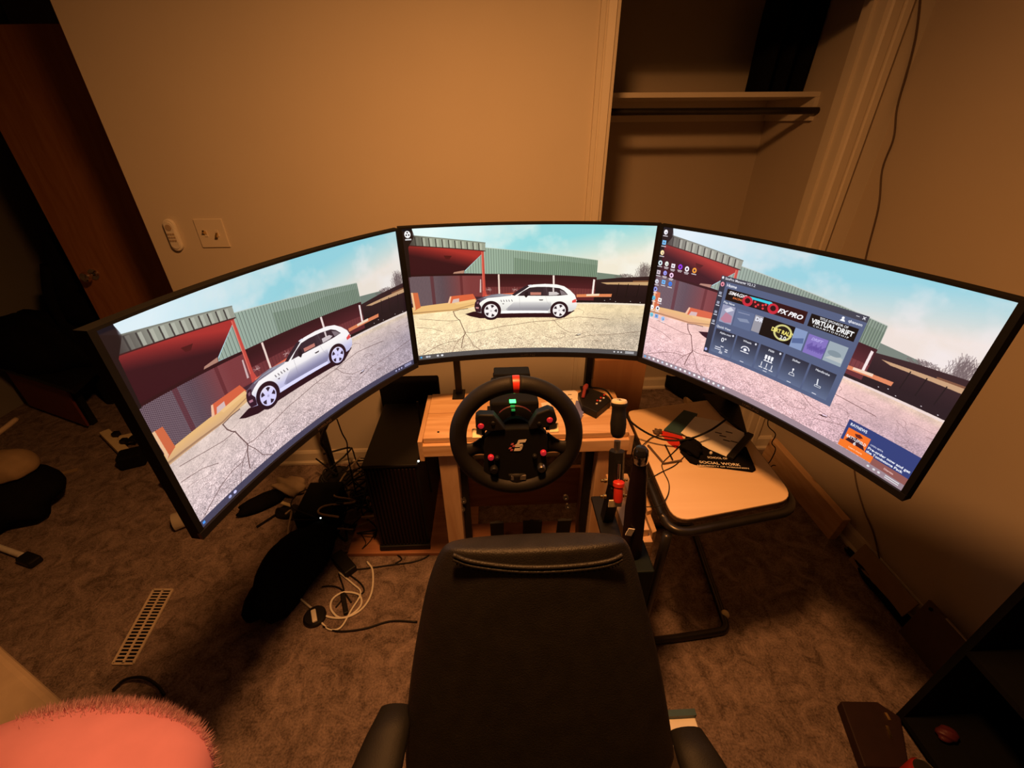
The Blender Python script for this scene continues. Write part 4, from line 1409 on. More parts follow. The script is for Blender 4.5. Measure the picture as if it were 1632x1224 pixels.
for t in (0.82, 0.99):
    for s in (-1, 1):
        q = P(t) + Vector((s * 0.020 - 0.004, 0, 0))
        MB().lathe(q, (s, 0, 0), [(0.006, 0), (0.006, 0.008), (0.004, 0.010), (0.004, 0.016), (0, 0.016)], 12).build('bolt', M_BRASS, hbk, smooth=True)
MB().span((hb.x - 0.028, 0.80, BZ + 0.018), (hb.x + 0.028, 0.97, BZ + 0.030)).build('base_plate', M_BLACK, hbk, bevel=0.002)
MB().bar(P(0.86), (hb.x, 0.88, BZ + 0.028), 0.030, 0.03).build('pivot_block', M_BLACK, hbk)
tg = MB().box(hb + Vector((0, -0.01, -0.014)), (0.036, 0.004, 0.024)).build('maker_label', M_CREAM, hbk)
# shifter
st_, sb_ = on_y(1022, 716, 0.74), on_y(1006, 880, 0.74)
shf = thing('gear_shifter', 'tall dark shifter column with a chrome and black knob nearest the chair', 'shifter', (sb_.x, 0.74, 0.0))
ax = (sb_ - st_).normalized()
ln = (sb_ - st_).length
MB().lathe(st_, ax, [(0.0, -0.004), (0.012, -0.003), (0.0165, 0.004), (0.0170, 0.012)], 24).build('knob_cap', M_GLOSS, shf, smooth=True)
MB().lathe(st_, ax, [(0.0170, 0.0121), (0.0175, 0.014), (0.0175, 0.034), (0.016, 0.037)], 24).build('knob_band', M_CHROME, shf, smooth=True)
MB().lathe(st_, ax, [(0.0165, 0.037), (0.0165, 0.055), (0.019, 0.070), (0.021, 0.12), (0.025, 0.18), (0.026, ln)], 24).build('column', M_MAROON, shf, smooth=True)
MB().span((sb_.x - 0.045, 0.68, 0.0), (sb_.x + 0.045, 0.78, sb_.z)).build('pedestal', M_GREENP, shf, bevel=0.004)
lbp = on_y(1004, 848, 0.715)
MB().box(lbp, (0.016, 0.002, 0.024), Matrix.Rotation(0.25, 3, 'Y')).build('paper_label', M_PAPER, shf)
# small pine offcuts beside the shifter
for i, (pix, z) in enumerate((([(1024, 806), (1031, 803), (1047, 846), (1040, 849)], 0.56), ([(1022, 783), (1028, 781), (1040, 812), (1032, 815)], 0.58))):
    o = MB().prism([on_z(u, v, z) for u, v in pix], (0, 0, -z * 0.55)).build('pine_offcut', M_PINEY, bevel=0.002)
    tag(o, ['long', 'short'][i] + ' pine offcut standing between the shifter and the laptop table', 'wood')

# ------------------------------------------------------------------ small table on the right
TZ = 0.70
T = lambda u, v, z=TZ: on_z(u, v, z)
fl, fr, bl_ = T(1075, 832), T(1268, 795), T(1000, 655)
tvx = (fr - fl)
tvy = (bl_ - fl)
tab = thing('laptop_table', 'small maple topped table on dark steel tube legs right of the desk', 'table', ((fl + fr + bl_ + fr + tvy) / 4 * Vector((1, 1, 0)).length / math.sqrt(2)) if False else 'x') if False else thing('laptop_table', 'small maple topped table on dark steel tube legs right of the desk', 'table', (fl.x + tvx.x / 2, fl.y + 0.25, 0))


def round_quad(c, rr, n=6):
    out = []
    for i in range(4):
        r = rr if i < 2 else rr * 0.4
        p, a, b = c[i], c[i - 1], c[(i + 1) % 4]
        da, db = (a - p).normalized(), (b - p).normalized()
        for k in range(n + 1):
            t = k / n
            out.append((p + da * r) * (1 - t) ** 2 + p * 2 * t * (1 - t) + (p + db * r) * t ** 2)
    return out


top = [fl, fr, fr + tvy, bl_]
rq = round_quad(top, 0.06)
MB().prism([p - Vector((0, 0, 0.016)) for p in rq], (0, 0, 0.016)).build('table_top', M_MAPLE, tab, bevel=0.0015)
MB().prism([p + (p - (fl + fr + bl_ + fr + tvy) / 4) * 0.004 - Vector((0, 0, 0.0155)) for p in rq], (0, 0, 0.012)).build('edge_band', M_BROWN, tab)
ctr = (fl + fr + (fr + tvy) + bl_) / 4
rq2 = round_quad([ctr + (p - ctr) * 1.06 - Vector((0, 0, 0.032)) for p in top], 0.07, 8)
MB().tube(rq2 + [rq2[0], rq2[1]], 0.0135, 12).build('top_frame', M_DARKM, tab, smooth='all')
lf = ctr + (fl - ctr) * 1.04
lb = ctr + (bl_ - ctr) * 1.02
g1 = on_z(1160, 1003, 0.014)
g2 = on_z(1103, 842, 0.014)
pts = [Vector((lf.x - 0.01, lf.y + 0.0, TZ - 0.035)), Vector((lf.x - 0.015, lf.y + 0.005, 0.08)), Vector((lf.x + 0.0, g1.y - 0.03, 0.020)), Vector((lf.x + 0.06, g1.y - 0.03, 0.0145)), Vector((g1.x - 0.07, g1.y - 0.01, 0.0145)), Vector((g1.x - 0.012, g1.y + 0.004, 0.0145)), Vector((g1.x + 0.004, g1.y + 0.05, 0.0145)), Vector((g1.x + (g2.x - g1.x) * 0.5, (g1.y + g2.y) / 2, 0.0145)), Vector((g2.x, g2.y, 0.0145))]
pts += [Vector((g2.x - 0.03, lb.y + 0.02, 0.0145)), Vector((lb.x + 0.08, lb.y + 0.03, 0.0145)), Vector((lb.x, lb.y + 0.02, 0.03)), Vector((lb.x - 0.01, lb.y, 0.10)), Vector((lb.x, lb.y, TZ - 0.035))]
MB().tube(smooth_path(pts, 6), 0.0135, 12).build('leg_frame', M_DARKM, tab, smooth='all')
tc_ = on_z(1165, 984, 0.03)
o = MB().blob((tc_.x - 0.012, tc_.y + 0.02, 0.017), (0.017, 0.017, 0.017), 4, 0.02, flat=-1).build('white_ball', M_CREAM, smooth='all')
tag(o, 'small cream ball resting on the carpet in the table frame corner', 'ball')

# things on the table
tb = flat_poly('teal_box', 'flat dark teal box lying at the back of the small table', 'box', [(1090, 653), (1112, 659), (1087, 692), (1058, 684)], TZ, 0.012, M_TEAL)
flat_poly('red_packet', 'red torn packet in front of the teal box on the table', 'packet', [(1051, 688), (1064, 684), (1082, 686), (1090, 700), (1078, 714), (1066, 706)], TZ, 0.004, M_RED)
pg = thing('printed_page', 'white printed page sticking out from under the black strap on the table', 'paper', on_z(1140, 690, TZ))
MB().prism([on_z(u, v, TZ + 0.012) for u, v in [(1085, 690), (1108, 664), (1150, 672), (1186, 690), (1186, 700), (1158, 728), (1130, 716)]], (0, 0, 0.001)).build('sheet', M_PAPER, pg)
for (u, v) in ((1145, 690), (1152, 695), (1162, 689), (1158, 702), (1170, 704)):
    a = on_z(u, v, TZ + 0.0135)
    MB().box(a, (0.022, 0.005, 0.0006), Matrix.Rotation(-0.5, 3, 'Z')).build('print', M_INK, pg)
pn = thing('lettered_folder', 'black folder with white school of social work lettering on the table', 'folder', on_z(1150, 735, TZ))
MB().prism([on_z(u, v, TZ + 0.009) - Vector((0, 0, 0.009)) for u, v in [(1084, 718), (1100, 735), (1108, 738), (1200, 750), (1205, 747), (1190, 712), (1130, 700), (1096, 704)]], (0, 0, 0.009)).build('cover', M_FABRIC, pn, bevel=0.002)


def tabtext(s, ua, ub, size_px, nm):
    a, b = on_z(ua[0], ua[1], TZ + 0.0096), on_z(ub[0], ub[1], TZ + 0.0096)
    vs, fs = text_tris(s, 1.0, 'LEFT', 0.02)
    wd = max(v[0] for v in vs)
    e = (b - a) / wd
    f = Vector((-e.y, e.x, 0)).normalized() * size_px
    mb = MB()
    mb.add([a + e * v[0] + f * v[1] for v in vs], fs)
    return mb.build(nm, M_LETTER, pn)


tabtext('SCHOOL OF', (1128, 730), (1160, 732.5), 0.013, 'lettering')
tabtext('SOCIAL WORK', (1115, 738), (1181, 743), 0.017, 'lettering')
tabtext('UNIVERSITY OF WISCONSIN', (1112, 742), (1194, 747.5), 0.008, 'lettering')
o = MB().blob(on_z(1101, 713, TZ + 0.020), (0.032, 0.045, 0.022), 11, 0.22, flat=-0.9).build('black_pouch', M_FABRIC, smooth='all')
tag(o, 'crumpled black pouch on the left edge of the lettered folder', 'pouch')
o = MB().blob(on_z(1133, 722, TZ + 0.016), (0.005, 0.005, 0.006), 2, 0.03, flat=-1).build('earbud', M_WHITE, smooth='all')
tag(o, 'tiny white earbud on the lettered folder', 'earbud')
o = MB().bar(on_z(1163, 730, TZ + 0.016), on_z(1196, 692, TZ + 0.016), 0.022, 0.012).build('black_remote', M_BLACK, bevel=0.002)
tag(o, 'slim black remote lying across the page and lettered folder', 'remote')
# stand of the right monitor on the table
sr = thing('monitor_stand', 'black triangular footed stand under the right monitor on the small table', 'monitor stand', on_z(1180, 672, TZ))
cR = SR_(0.5, 0.55, 0.06)
hubp = on_z(1166, 638, TZ + 0.01)
MB().prism([T(u, v, TZ + 0.010) - Vector((0, 0, 0.010)) for u, v in ((1120, 627), (1172, 632), (1180, 650), (1192, 694), (1150, 660))], (0, 0, 0.012)).build('foot_plate', M_BLACK, sr, bevel=0.003)
MB().bar((hubp.x, hubp.y, TZ + 0.012), cR, 0.05, 0.03, up=nr).build('neck', M_BLACK, sr, bevel=0.004)
MB().box(cR, (0.10, 0.012, 0.10), Matrix.Rotation(math.radians(-60.1), 3, 'Z')).build('screen_plate', M_BLACK, sr)
# thick black lead crossing from the desk to the monitor
Zc = TZ + 0.03
cable([on_z(935, 617, DZ + 0.01), on_z(965, 622, DZ + 0.03), on_z(985, 650, DZ + 0.02), on_z(1015, 680, 0.77), on_z(1055, 700, 0.735), on_z(1095, 700, 0.745), on_z(1130, 687, 0.76), on_z(1158, 668, 0.80)], 0.0035, M_BLACK, 'thick black lead running from the button box across the small table')
cable([on_z(1087, 702, TZ + 0.01), on_z(1075, 698, TZ + 0.006), on_z(1045, 695, TZ + 0.005), on_z(1028, 706, TZ + 0.008), on_z(1010, 725, 0.71)], 0.0016, M_BLACK, 'thin black wire looping from the pouch to the shifter')
cable([on_z(1090, 704, TZ + 0.008), on_z(1072, 722, TZ + 0.003), on_z(1056, 738, TZ + 0.003), on_z(1057, 750, TZ + 0.003), on_z(1066, 770, TZ + 0.003), on_z(1064, 790, TZ + 0.003), on_z(1050, 806, TZ + 0.01), on_z(1030, 808, TZ - 0.02)], 0.0016, M_BLACK, 'thin black wire curling over the front left edge of the table')
cable([on_z(1090, 728, TZ + 0.003), on_z(1075, 742, TZ + 0.003), on_z(1055, 752, TZ + 0.003), on_z(1033, 764, TZ + 0.003)], 0.0015, M_BLACK, 'short thin black wire at the left of the lettered folder')
for i, q in enumerate((((1060, 709), (1072, 733)), ((1056, 738), (1090, 706)))):
    if i == 0:
        o = MB().bar(on_z(*q[0], TZ + 0.004), on_z(*q[1], TZ + 0.004), 0.004, 0.004).build('black_stylus', M_BLACK)
        tag(o, 'short thin black stylus lying left of the red packet', 'stylus')
tr = [(1032, 712), (1058, 738), (1090, 730), (1088, 712)]
o = MB().tube([on_z(u, v, TZ + 0.004) for u, v in ((1033, 710), (1058, 739), (1086, 734))], 0.004, 8).build('dark_strap', M_BROWN)
tag(o, 'brown strap bent in a corner on the table left of the folder', 'strap')
o = MB().blob(on_z(1048, 688, TZ + 0.008), (0.016, 0.012, 0.009), 3, 0.3, flat=-0.9).build('wire_bundle', M_BROWN, smooth='all')
tag(o, 'small brown knot of wire beside the red packet', 'wire')

# plywood piece leaning in the closet opening behind the desk
pw0, pw1 = on_y(948, 572, 1.90), on_y(1018, 645, 1.90)
o = MB().span((pw0.x, 1.885, 0.0), (pw1.x, 1.905, pw0.z)).build('plywood_panel', M_PLY, bevel=0.002)
tag(o, 'orange knotty plywood panel standing on edge behind the desk at the closet', 'panel')
# black bag and tan tube on the closet floor
a, b = on_z(1062, 602, 0.10), on_z(1150, 636, 0.10)
mbag = MB()
rings = []
for i in range(11):
    t = i / 10
    c = a.lerp(b, t)
    r = 0.075 * math.sin(math.pi * min(max(t, 0.08), 0.92)) ** 0.4
    rings.append([c + Vector((0, 0, -0.02)) + Vector((0.35 * r * math.cos(k * math.pi / 8), r * math.cos(k * math.pi / 8), r * math.sin(k * math.pi / 8))) for k in range(16)])
mbag.loft(rings)
o = mbag.build('tripod_bag', M_FABRIC, smooth='all')
o.location.z = 0.0
tag(o, 'long black bag lying on the closet floor behind the right monitor', 'bag')
a, b = on_z(1092, 638, 0.03), on_z(1165, 634, 0.03)
o = MB().cyl((a.x, a.y, 0.028), (b.x, b.y, 0.028), 0.026, n=20).build('cardboard_tube', M_TANC, smooth=True)
tag(o, 'tan cardboard tube lying on the closet floor beside the black bag', 'tube')

# ------------------------------------------------------------------ right side floor and wall
p0, p1 = on_x(1262, 782, XR - 0.045), on_x(1348, 838, XR - 0.045)
o = MB().prism([Vector((XR - 0.045, on_z(1330, 866, 0.0).y + 0.02, 0)), Vector((XR - 0.045, 1.86, 0)), Vector((XR - 0.026, 1.86, 0.13)), Vector((XR - 0.026, on_z(1330, 866, 0.0).y + 0.02, 0.13))], (-0.036, 0, 0)).build('pine_beam', M_PINEY, bevel=0.003)
tag(o, 'knotty pine beam leaning on the baseboard beside the small table', 'beam')
# dark cloth and cardboard strips along the wall
o = MB().blob((on_z(1400, 940, 0).x, on_z(1400, 940, 0).y, 0.012), (0.035, 0.20, 0.018), 21, 0.3, flat=-0.6, R=Matrix.Rotation(-0.05, 3, 'Z')).build('dark_cloth', M_FABRIC, smooth='all')
tag(o, 'thin dark cloth lying along the foot of the right wall', 'cloth')
q = [on_x(1415, 912, XR - 0.03), on_x(1480, 960, XR - 0.03)]
o = MB().prism([Vector((XR - 0.06, 0.90, 0.0)), Vector((XR - 0.06, 1.17, 0.0)), Vector((XR - 0.027, 1.17, 0.10)), Vector((XR - 0.027, 0.90, 0.10))], (-0.006, 0, 0.002)).build('cardboard_strip', M_TANC)
tag(o, 'low tan cardboard strip leaning on the right baseboard', 'cardboard')
# leaning hardboard panel with a pale edge
A = on_x(1480, 956, XR - 0.05)
B = on_x(1566, 1014, XR - 0.05)
C0 = on_z(1432, 1006, 0.0)
D0 = on_z(1492, 1082, 0.0)
D0 = Vector((C0.x, C0.y - (A.y - B.y) - 0.02, 0))
pan = thing('leaning_panel', 'dark brown hardboard panel leaning against the right wall by the black cabinet', 'panel', (C0 + D0) / 2)
nrm = (A - C0).cross(D0 - C0).normalized()
ntop = Vector((0, -1, 0))
tD = Vector((A.x, D0.y, A.z))
MB().prism([C0, D0, tD, A], nrm * (0.012 if nrm.x > 0 else -0.012)).build('board', M_BROWN, pan)
MB().bar(A.lerp(tD, 0.35) + Vector((0, 0, 0.002)), tD + Vector((0, 0, 0.002)), 0.006, 0.004).build('metal_edge', M_STEEL, pan)
MB().cyl(A.lerp(tD, 0.12).lerp(C0.lerp(D0, 0.12), 0.1) , A.lerp(tD, 0.12).lerp(C0.lerp(D0, 0.12), 0.1) + Vector((-0.004, 0, 0.002)), 0.006, n=14).build('hole_cap', M_BLACKM, pan)
# wall cable
cable([(lambda p, q: p if p.y < YB - 0.006 else q)(on_x(u, v, XR - 0.006), on_y(u, v, YB - 0.006)) for u, v in ((1470, -40), (1462, 40), (1452, 90), (1430, 170), (1424, 220), (1406, 270), (1400, 330), (1380, 410), (1368, 480))], 0.0032, M_BROWN, 'brown cable hanging down the corner beside the closet trim')
cable([on_x(u, v, XR - 0.006) for u, v in ((1361, 745), (1366, 775), (1378, 815), (1392, 850), (1402, 890), (1412, 912))] + [Vector((XR - 0.03, 1.0, 0.09))], 0.003, M_BROWN, 'brown cable hanging below the right monitor down to the baseboard')
pz = 1.45
cable([SR_(0.60, 0.97, 0.03), on_y(1228, 660, pz), on_y(1224, 678, pz), on_y(1236, 692, pz), on_y(1230, 706, pz), on_y(1236, 716, pz), on_y(1228, 734, pz), on_y(1218, 746, pz), on_y(1222, 750, pz), on_y(1231, 742, pz), on_y(1236, 742, pz)], 0.0022, M_BLACK, 'thin black kinked cord hanging under the right monitor')

# ------------------------------------------------------------------ black cabinet, bottom right
cb = on_z(1420, 1146, 0.0)
cab = thing('black_shelf_unit', 'tall black open shelf unit standing at the lower right', 'shelf unit', (cb.x + 0.2, cb.y - 0.1, 0))
ca = on_z(1620, 1160, 0.0)
fx0, fy0 = cb.x, cb.y
xx1, yy1 = XR - 0.03, fy0 - 0.02
HT = 1.15
dirx = Vector((0, -1, 0))
diry = Vector((1, 0, 0))
Wd, Dp = 0.60, XR - 0.03 - fx0
Rm = Matrix((dirx, diry, Vector((0, 0, 1)))).transposed().to_4x4()
Rm.translation = Vector((fx0, fy0, 0))
MB(Rm).span((0, 0, 0), (0.018, Dp, HT)).build('side_panel', M_BLACKM, cab)
MB(Rm).span((Wd - 0.018, 0, 0), (Wd, Dp, HT)).build('side_panel', M_BLACKM, cab)
MB(Rm).span((0.018, Dp - 0.008, 0), (Wd - 0.018, Dp, HT)).build('back_panel', M_BLACKM, cab)
for z in (0.04, 0.42, 0.80, HT - 0.018):
    MB(Rm).span((0.018, 0, z), (Wd - 0.018, Dp - 0.008, z + 0.018)).build('shelf_board', M_BLACKM, cab)
# book-like box on the floor
q = [on_z(u, v, 0.04) for u, v in ((1340, 1117), (1398, 1118), (1436, 1143), (1450, 1224), (1378, 1222))]
nb = thing('dark_case', 'dark brown flat case with brass clasps lying on the carpet by the shelf unit', 'case', (q[0] + q[3]) / 2 * 1.0 - Vector((0, 0, 0.04)))
MB().prism([p - Vector((0, 0, 0.04)) for p in q], (0, 0, 0.04)).build('body', mat('oxblood_leatherette', (0.022, 0.009, 0.008), 0.6, spec=0.3), nb, bevel=0.004)
for (a, b) in (((1411, 1136), (1418, 1148)), ((1413, 1157), (1421, 1178))):
    MB().bar(on_z(*a, 0.042), on_z(*b, 0.042), 0.008, 0.004).build('clasp', M_BRASS, nb)
cp = on_z(1464, 1214, 0.12)
can = thing('red_can', 'red drinks can standing at the bottom edge beside the dark case', 'can', (cp.x, cp.y - 0.02, 0))
MB().lathe((cp.x, cp.y - 0.02, 0), (0, 0, 1), [(0.026, 0), (0.033, 0.008), (0.033, 0.112), (0.027, 0.122)], 28).build('body', mat('red_can_paint', (0.45, 0.03, 0.02), 0.25, 0.3), can, smooth=True)
MB().lathe((cp.x, cp.y - 0.02, 0), (0, 0, 1), [(0.027, 0.1221), (0.0265, 0.124), (0.024, 0.120), (0, 0.1195)], 28).build('lid', M_STEEL, can, smooth=True)
rp = on_z(1505, 1170, 0.12)
o = MB().blob((rp.x, rp.y, 0.018), (0.03, 0.022, 0.018), 5, 0.1, flat=-1).build('maroon_knob', M_ARCKNOB, smooth='all')
rpp = on_z(1506, 1172, 0.065)
o.location = (rpp.x, rpp.y, 0.058)
tag(o, 'small maroon knob lying on the bottom board of the shelf unit', 'knob')

# ------------------------------------------------------------------ office chair seen from its front
CT = Vector((0.06, 0.50, 0.985))
CDIR = Vector((0, -0.17, -0.36)).normalized()
CN = Vector((0, -CDIR.z, CDIR.y))       # normal
if CN.y > 0:
    CN = -CN
chair = thing('office_chair', 'black leather office chair with stitched headrest turned toward the viewer', 'chair', (0.06, 0.15, 0))
lv = [(874, 722, 992), (879, 706, 1004), (890, 697, 1013), (910, 686, 1022), (950, 672, 1033), (1000, 661, 1046), (1060, 650, 1061), (1120, 641, 1073), (1180, 636, 1083), (1240, 634, 1092), (1300, 636, 1098)]
rings = []
prev = None
for j, (v, ua, ub) in enumerate(lv):
    pc_ = CT + CDIR * 0.0
    a = on_plane(ua, v, CT, CN)
    b = on_plane(ub, v, CT, CN)
    c = (a + b) / 2
    hw = (b.x - a.x) / 2
    th_ = (0.045, 0.075, 0.095, 0.105, 0.11, 0.115, 0.12, 0.12, 0.12, 0.12, 0.11)[j]
    back = -CN
    ring = []
    n = 36
    for k in range(n):
        an = 2 * math.pi * k / n
        ca_, sa_ = math.cos(an), math.sin(an)
        p = 2.6
        rx_ = math.copysign(abs(ca_) ** (2 / p), ca_)
        ry_ = math.copysign(abs(sa_) ** (2 / p), sa_)
        bulge = 0.0
        ring.append(c + back * (th_ / 2 + (0.012 if j == 0 else 0.0)) + Vector((hw * rx_, 0, 0)) + back * (th_ / 2 * ry_))
    rings.append(ring)
bk = MB().loft(rings).build('backrest', M_LEATHER, chair, smooth='all')
ssm = bk.modifiers.new('soft', 'SUBSURF')
ssm.levels = ssm.render_levels = 2


def backpt(u, v, off):
    p = on_plane(u, v, CT, CN)
    return p + CN * off


seam = [(722, 884), (745, 893), (780, 899), (820, 903), (860, 904), (905, 902), (945, 898), (975, 892), (992, 884)]
MB().tube(smooth_path([backpt(u, v, 0.001) for u, v in seam], 6), 0.0042, 8).build('seam_piping', M_LEATHER, chair, smooth='all')
MB().tube(smooth_path([backpt(u, v + 7, 0.001) for u, v in seam], 6), 0.0034, 8).build('seam_piping', M_LEATHER, chair, smooth='all')
stt = smooth_path([backpt(u, v + 12, 0.0012) for u, v in seam], 8)
for i in range(2, len(stt) - 3, 2):
    MB().tube([stt[i], stt[i].lerp(stt[i + 1], 0.75)], 0.0013, 6).build('stitch', M_BLACKM, chair)
# seat, arms, pedestal
for s in (-1, 1):
    xs = 0.06 + s * 0.278
    rings = []
    for j in range(9):
        t = j / 8
        y = (0.415 if s < 0 else 0.352) - 0.36 * t
        hw = 0.050 * math.sin(math.pi * (0.08 + 0.86 * t)) ** 0.35
        xj = xs + s * 0.075 * t
        rings.append([Vector((xj + hw * math.cos(k * math.pi / 8), y, 0.66 + 0.02 * math.sin(k * math.pi / 8) - 0.02 * t)) for k in range(16)])
    MB().loft(rings).build('armrest', M_RUBBER, chair, smooth='all')
    MB().tube(smooth_path([Vector((xs + s * 0.03, 0.26, 0.64)), Vector((xs + s * 0.03, 0.24, 0.52)), Vector((xs - s * 0.06, 0.22, 0.44)), Vector((0.06 + s * 0.12, 0.2, 0.42))]), 0.016, 10).build('arm_bracket', M_BLACK, chair, smooth='all')
rings = []
for j, (z, f) in enumerate(((0.42, 0.9), (0.43, 1.0), (0.48, 1.02), (0.51, 0.97), (0.52, 0.85))):
    rings.append([Vector((0.06 + 0.245 * f * math.copysign(abs(math.cos(k * math.pi / 16)) ** 0.6, math.cos(k * math.pi / 16)), 0.10 + 0.24 * f * math.copysign(abs(math.sin(k * math.pi / 16)) ** 0.6, math.sin(k * math.pi / 16)), z)) for k in range(32)])
MB().loft(rings).build('seat', M_LEATHER, chair, smooth='all')
MB().cyl((0.06, 0.12, 0.10), (0.06, 0.12, 0.42), 0.025).build('gas_lift', M_BLACK, chair, smooth=True)
for i in range(5):
    a = math.radians(-90 + 72 * i)
    e = Vector((0.06 + 0.27 * math.cos(a), 0.12 + 0.27 * math.sin(a), 0.07))
    l = MB().bar((0.06, 0.12, 0.11), e, 0.04, 0.03).build('base_leg', M_BLACK, chair, bevel=0.004)
    MB().cyl((e.x - 0.02, e.y, 0.028), (e.x + 0.02, e.y, 0.028), 0.028).build('caster', M_BLACK, l, smooth=True)
# pale and blue strip beside the right armrest
tcp = on_z(1101, 1150, 0.30)
bxx = thing('tissue_box', 'pale box with a blue lid band standing on the floor beside the right armrest', 'box', (tcp.x - 0.02, tcp.y, 0))
MB().span((tcp.x - 0.07, tcp.y - 0.05, 0), (tcp.x + 0.015, tcp.y + 0.022, 0.30)).build('carton', M_PAPER, bxx, bevel=0.003)
MB().span((tcp.x - 0.071, tcp.y + 0.008, 0.3), (tcp.x + 0.016, tcp.y + 0.023, 0.315)).build('band', M_TEAL, bxx)

# ------------------------------------------------------------------ floor register on the left
rA, rB, rC, rD = on_z(245, 940, 0.006), on_z(275, 940, 0.006), on_z(212, 1058, 0.006), on_z(180, 1058, 0.006)
reg = thing('floor_register', 'tan slotted metal heating register set in the carpet at the left', 'register', (rA + rC) / 2 * Vector((1, 1, 1)).x)
reg.location.z = 0.0
for a, b in ((rA, rD), (rB, rC), (rA, rB), (rD, rC), (rA.lerp(rB, 0.5), rD.lerp(rC, 0.5))):
    MB().bar(a, b, 0.008, 0.006).build('frame_bar', M_REG, reg)
for i in range(1, 22):
    t = i / 22
    MB().bar(rA.lerp(rD, t), rB.lerp(rC, t), 0.0045, 0.005).build('slat', M_REG, reg)
MB().prism([rA, rB, rC, rD], (0, 0, -0.0055)).build('duct', M_BLACKM, reg)

# ------------------------------------------------------------------ cables and adapters on the floor, left of the chair
G = lambda u, v, z=0.006: on_z(u, v, z)
cable([G(468, 945), G(495, 968), G(515, 980), G(535, 985), G(556, 982), G(575, 965), G(572, 948), G(548, 944), G(530, 955), G(528, 972), G(545, 985), G(575, 972), G(592, 945), G(594, 910), G(585, 895)], 0.0042, M_WHITE, 'white cord looped on the carpet beside the black puck')
cable([G(540, 912), G(562, 930), G(575, 945), G(560, 972), G(543, 1000), G(525, 1003), G(512, 992)], 0.0036, M_WHITE, 'second white cord curling from the adapter to the black puck')
puck = thing('black_puck', 'round black wireless puck lying on the carpet among white cords', 'puck', G(503, 985, 0))
MB().lathe(G(503, 985, 0), (0, 0, 1), [(0.040, 0), (0.042, 0.006), (0.042, 0.016), (0.036, 0.022), (0, 0.023)], 28).build('body', M_BLACK, puck, smooth=True)
MB().bar(G(499, 972, 0.026), G(502, 991, 0.026), 0.018, 0.010).build('white_plug', M_WHITE, puck, bevel=0.003)
ad = thing('power_adapter', 'black rectangular power adapter on the carpet left of the chair', 'adapter', G(550, 900, 0))
MB().bar(G(536, 884, 0.02), G(560, 912, 0.02), 0.055, 0.034).build('brick', M_BLACK, ad, bevel=0.005)
cable([G(562, 908), G(590, 905), G(625, 900), G(660, 895), G(683, 885), G(690, 870)], 0.003, M_BLACK, 'black cord running from the adapter to the computer tower')
cable([G(535, 882), G(560, 880), G(590, 879), G(622, 880), G(640, 890), G(630, 898)], 0.003, M_BLACK, 'black cord lying along the front of the computer tower')
cable([G(515, 998), G(540, 1006), G(580, 1002), G(622, 990), G(665, 991)], 0.0035, M_BLACK, 'dark cord stretched over the carpet toward the chair')
cable([G(556, 915), G(575, 930), G(580, 942), G(570, 950)], 0.003, M_BLACK, 'short black cord hooked beside the adapter')
cable([G(540, 915), G(548, 940), G(545, 955), G(535, 968)], 0.003, M_BLACK, 'black cord between the adapter and the white loop')
o = MB().bar(G(546, 946, 0.012), G(552, 978, 0.012), 0.018, 0.014).build('cable_plug', M_BLACK, bevel=0.003)
tag(o, 'black connector plug lying inside the white cord loop', 'plug')
cable([G(513, 935), G(530, 934), G(545, 940), G(560, 960)], 0.003, M_BLACK, 'black cord leaving the dark bag toward the white loop')
cable([G(575, 850, 0.024), G(583, 865, 0.024), G(577, 875, 0.022), G(590, 862, 0.024), G(600, 845, 0.024)], 0.002, M_BLACK, 'thin black wire squiggled on the reddish board')

# black backpack, stretched to darken the shadow core, and pedestal below the left monitor
bp = on_z(470, 935, 0.0)
o = MB().blob((bp.x, bp.y + 0.04, 0.07), (0.10, 0.24, 0.12), 31, 0.14, flat=-0.58, R=Matrix.Rotation(-0.35, 3, 'Z')).build('shadow_core_backpack', M_FABRIC, smooth='all')
tag(o, 'black backpack stretched to darken the shadow core on the carpet below the left monitor', 'backpack')
pole = on_z(536, 762, 0.0)
sl = thing('monitor_stand', 'black pole stand by the wall whose arm carries the left monitor', 'monitor stand', (pole.x, pole.y, 0))
cL = SL_(0.5, 0.82, 0.062)
MB().tube([(pole.x, pole.y, 0.015), (pole.x, pole.y, 1.09)], 0.016, 14).build('pole', M_BLACK, sl, smooth=True)
MB().lathe((pole.x, pole.y, 0), (0, 0, 1), [(0.09, 0), (0.09, 0.008), (0.03, 0.018), (0.0, 0.018)], 28).build('base_plate', M_BLACK, sl, smooth=True)
MB().bar((pole.x, pole.y, cL.z), cL, 0.045, 0.03).build('arm', M_BLACK, sl, bevel=0.004)
MB().box(cL, (0.10, 0.012, 0.10), Matrix.Rotation(math.radians(64.8), 3, 'Z')).build('screen_plate', M_BLACK, sl)
# low black amplifier box with a white light
ap = on_z(505, 862, 0.0)
amp = thing('black_speaker_box', 'black box with a tiny white light among cables under the left monitor', 'speaker', (ap.x, ap.y + 0.1, 0))
MB().span((ap.x - 0.07, ap.y, 0), (ap.x + 0.09, ap.y + 0.22, 0.16)).build('cabinet', M_BLACKM, amp, bevel=0.006)
l_ = on_y(507, 814, ap.y - 0.001)
MB().lathe((l_.x, ap.y + 0.001, min(max(l_.z, 0.02), 0.15)), (0, -1, 0), [(0.0035, 0), (0.0035, 0.003), (0, 0.0035)], 12).build('power_light', M_LEDW, amp)
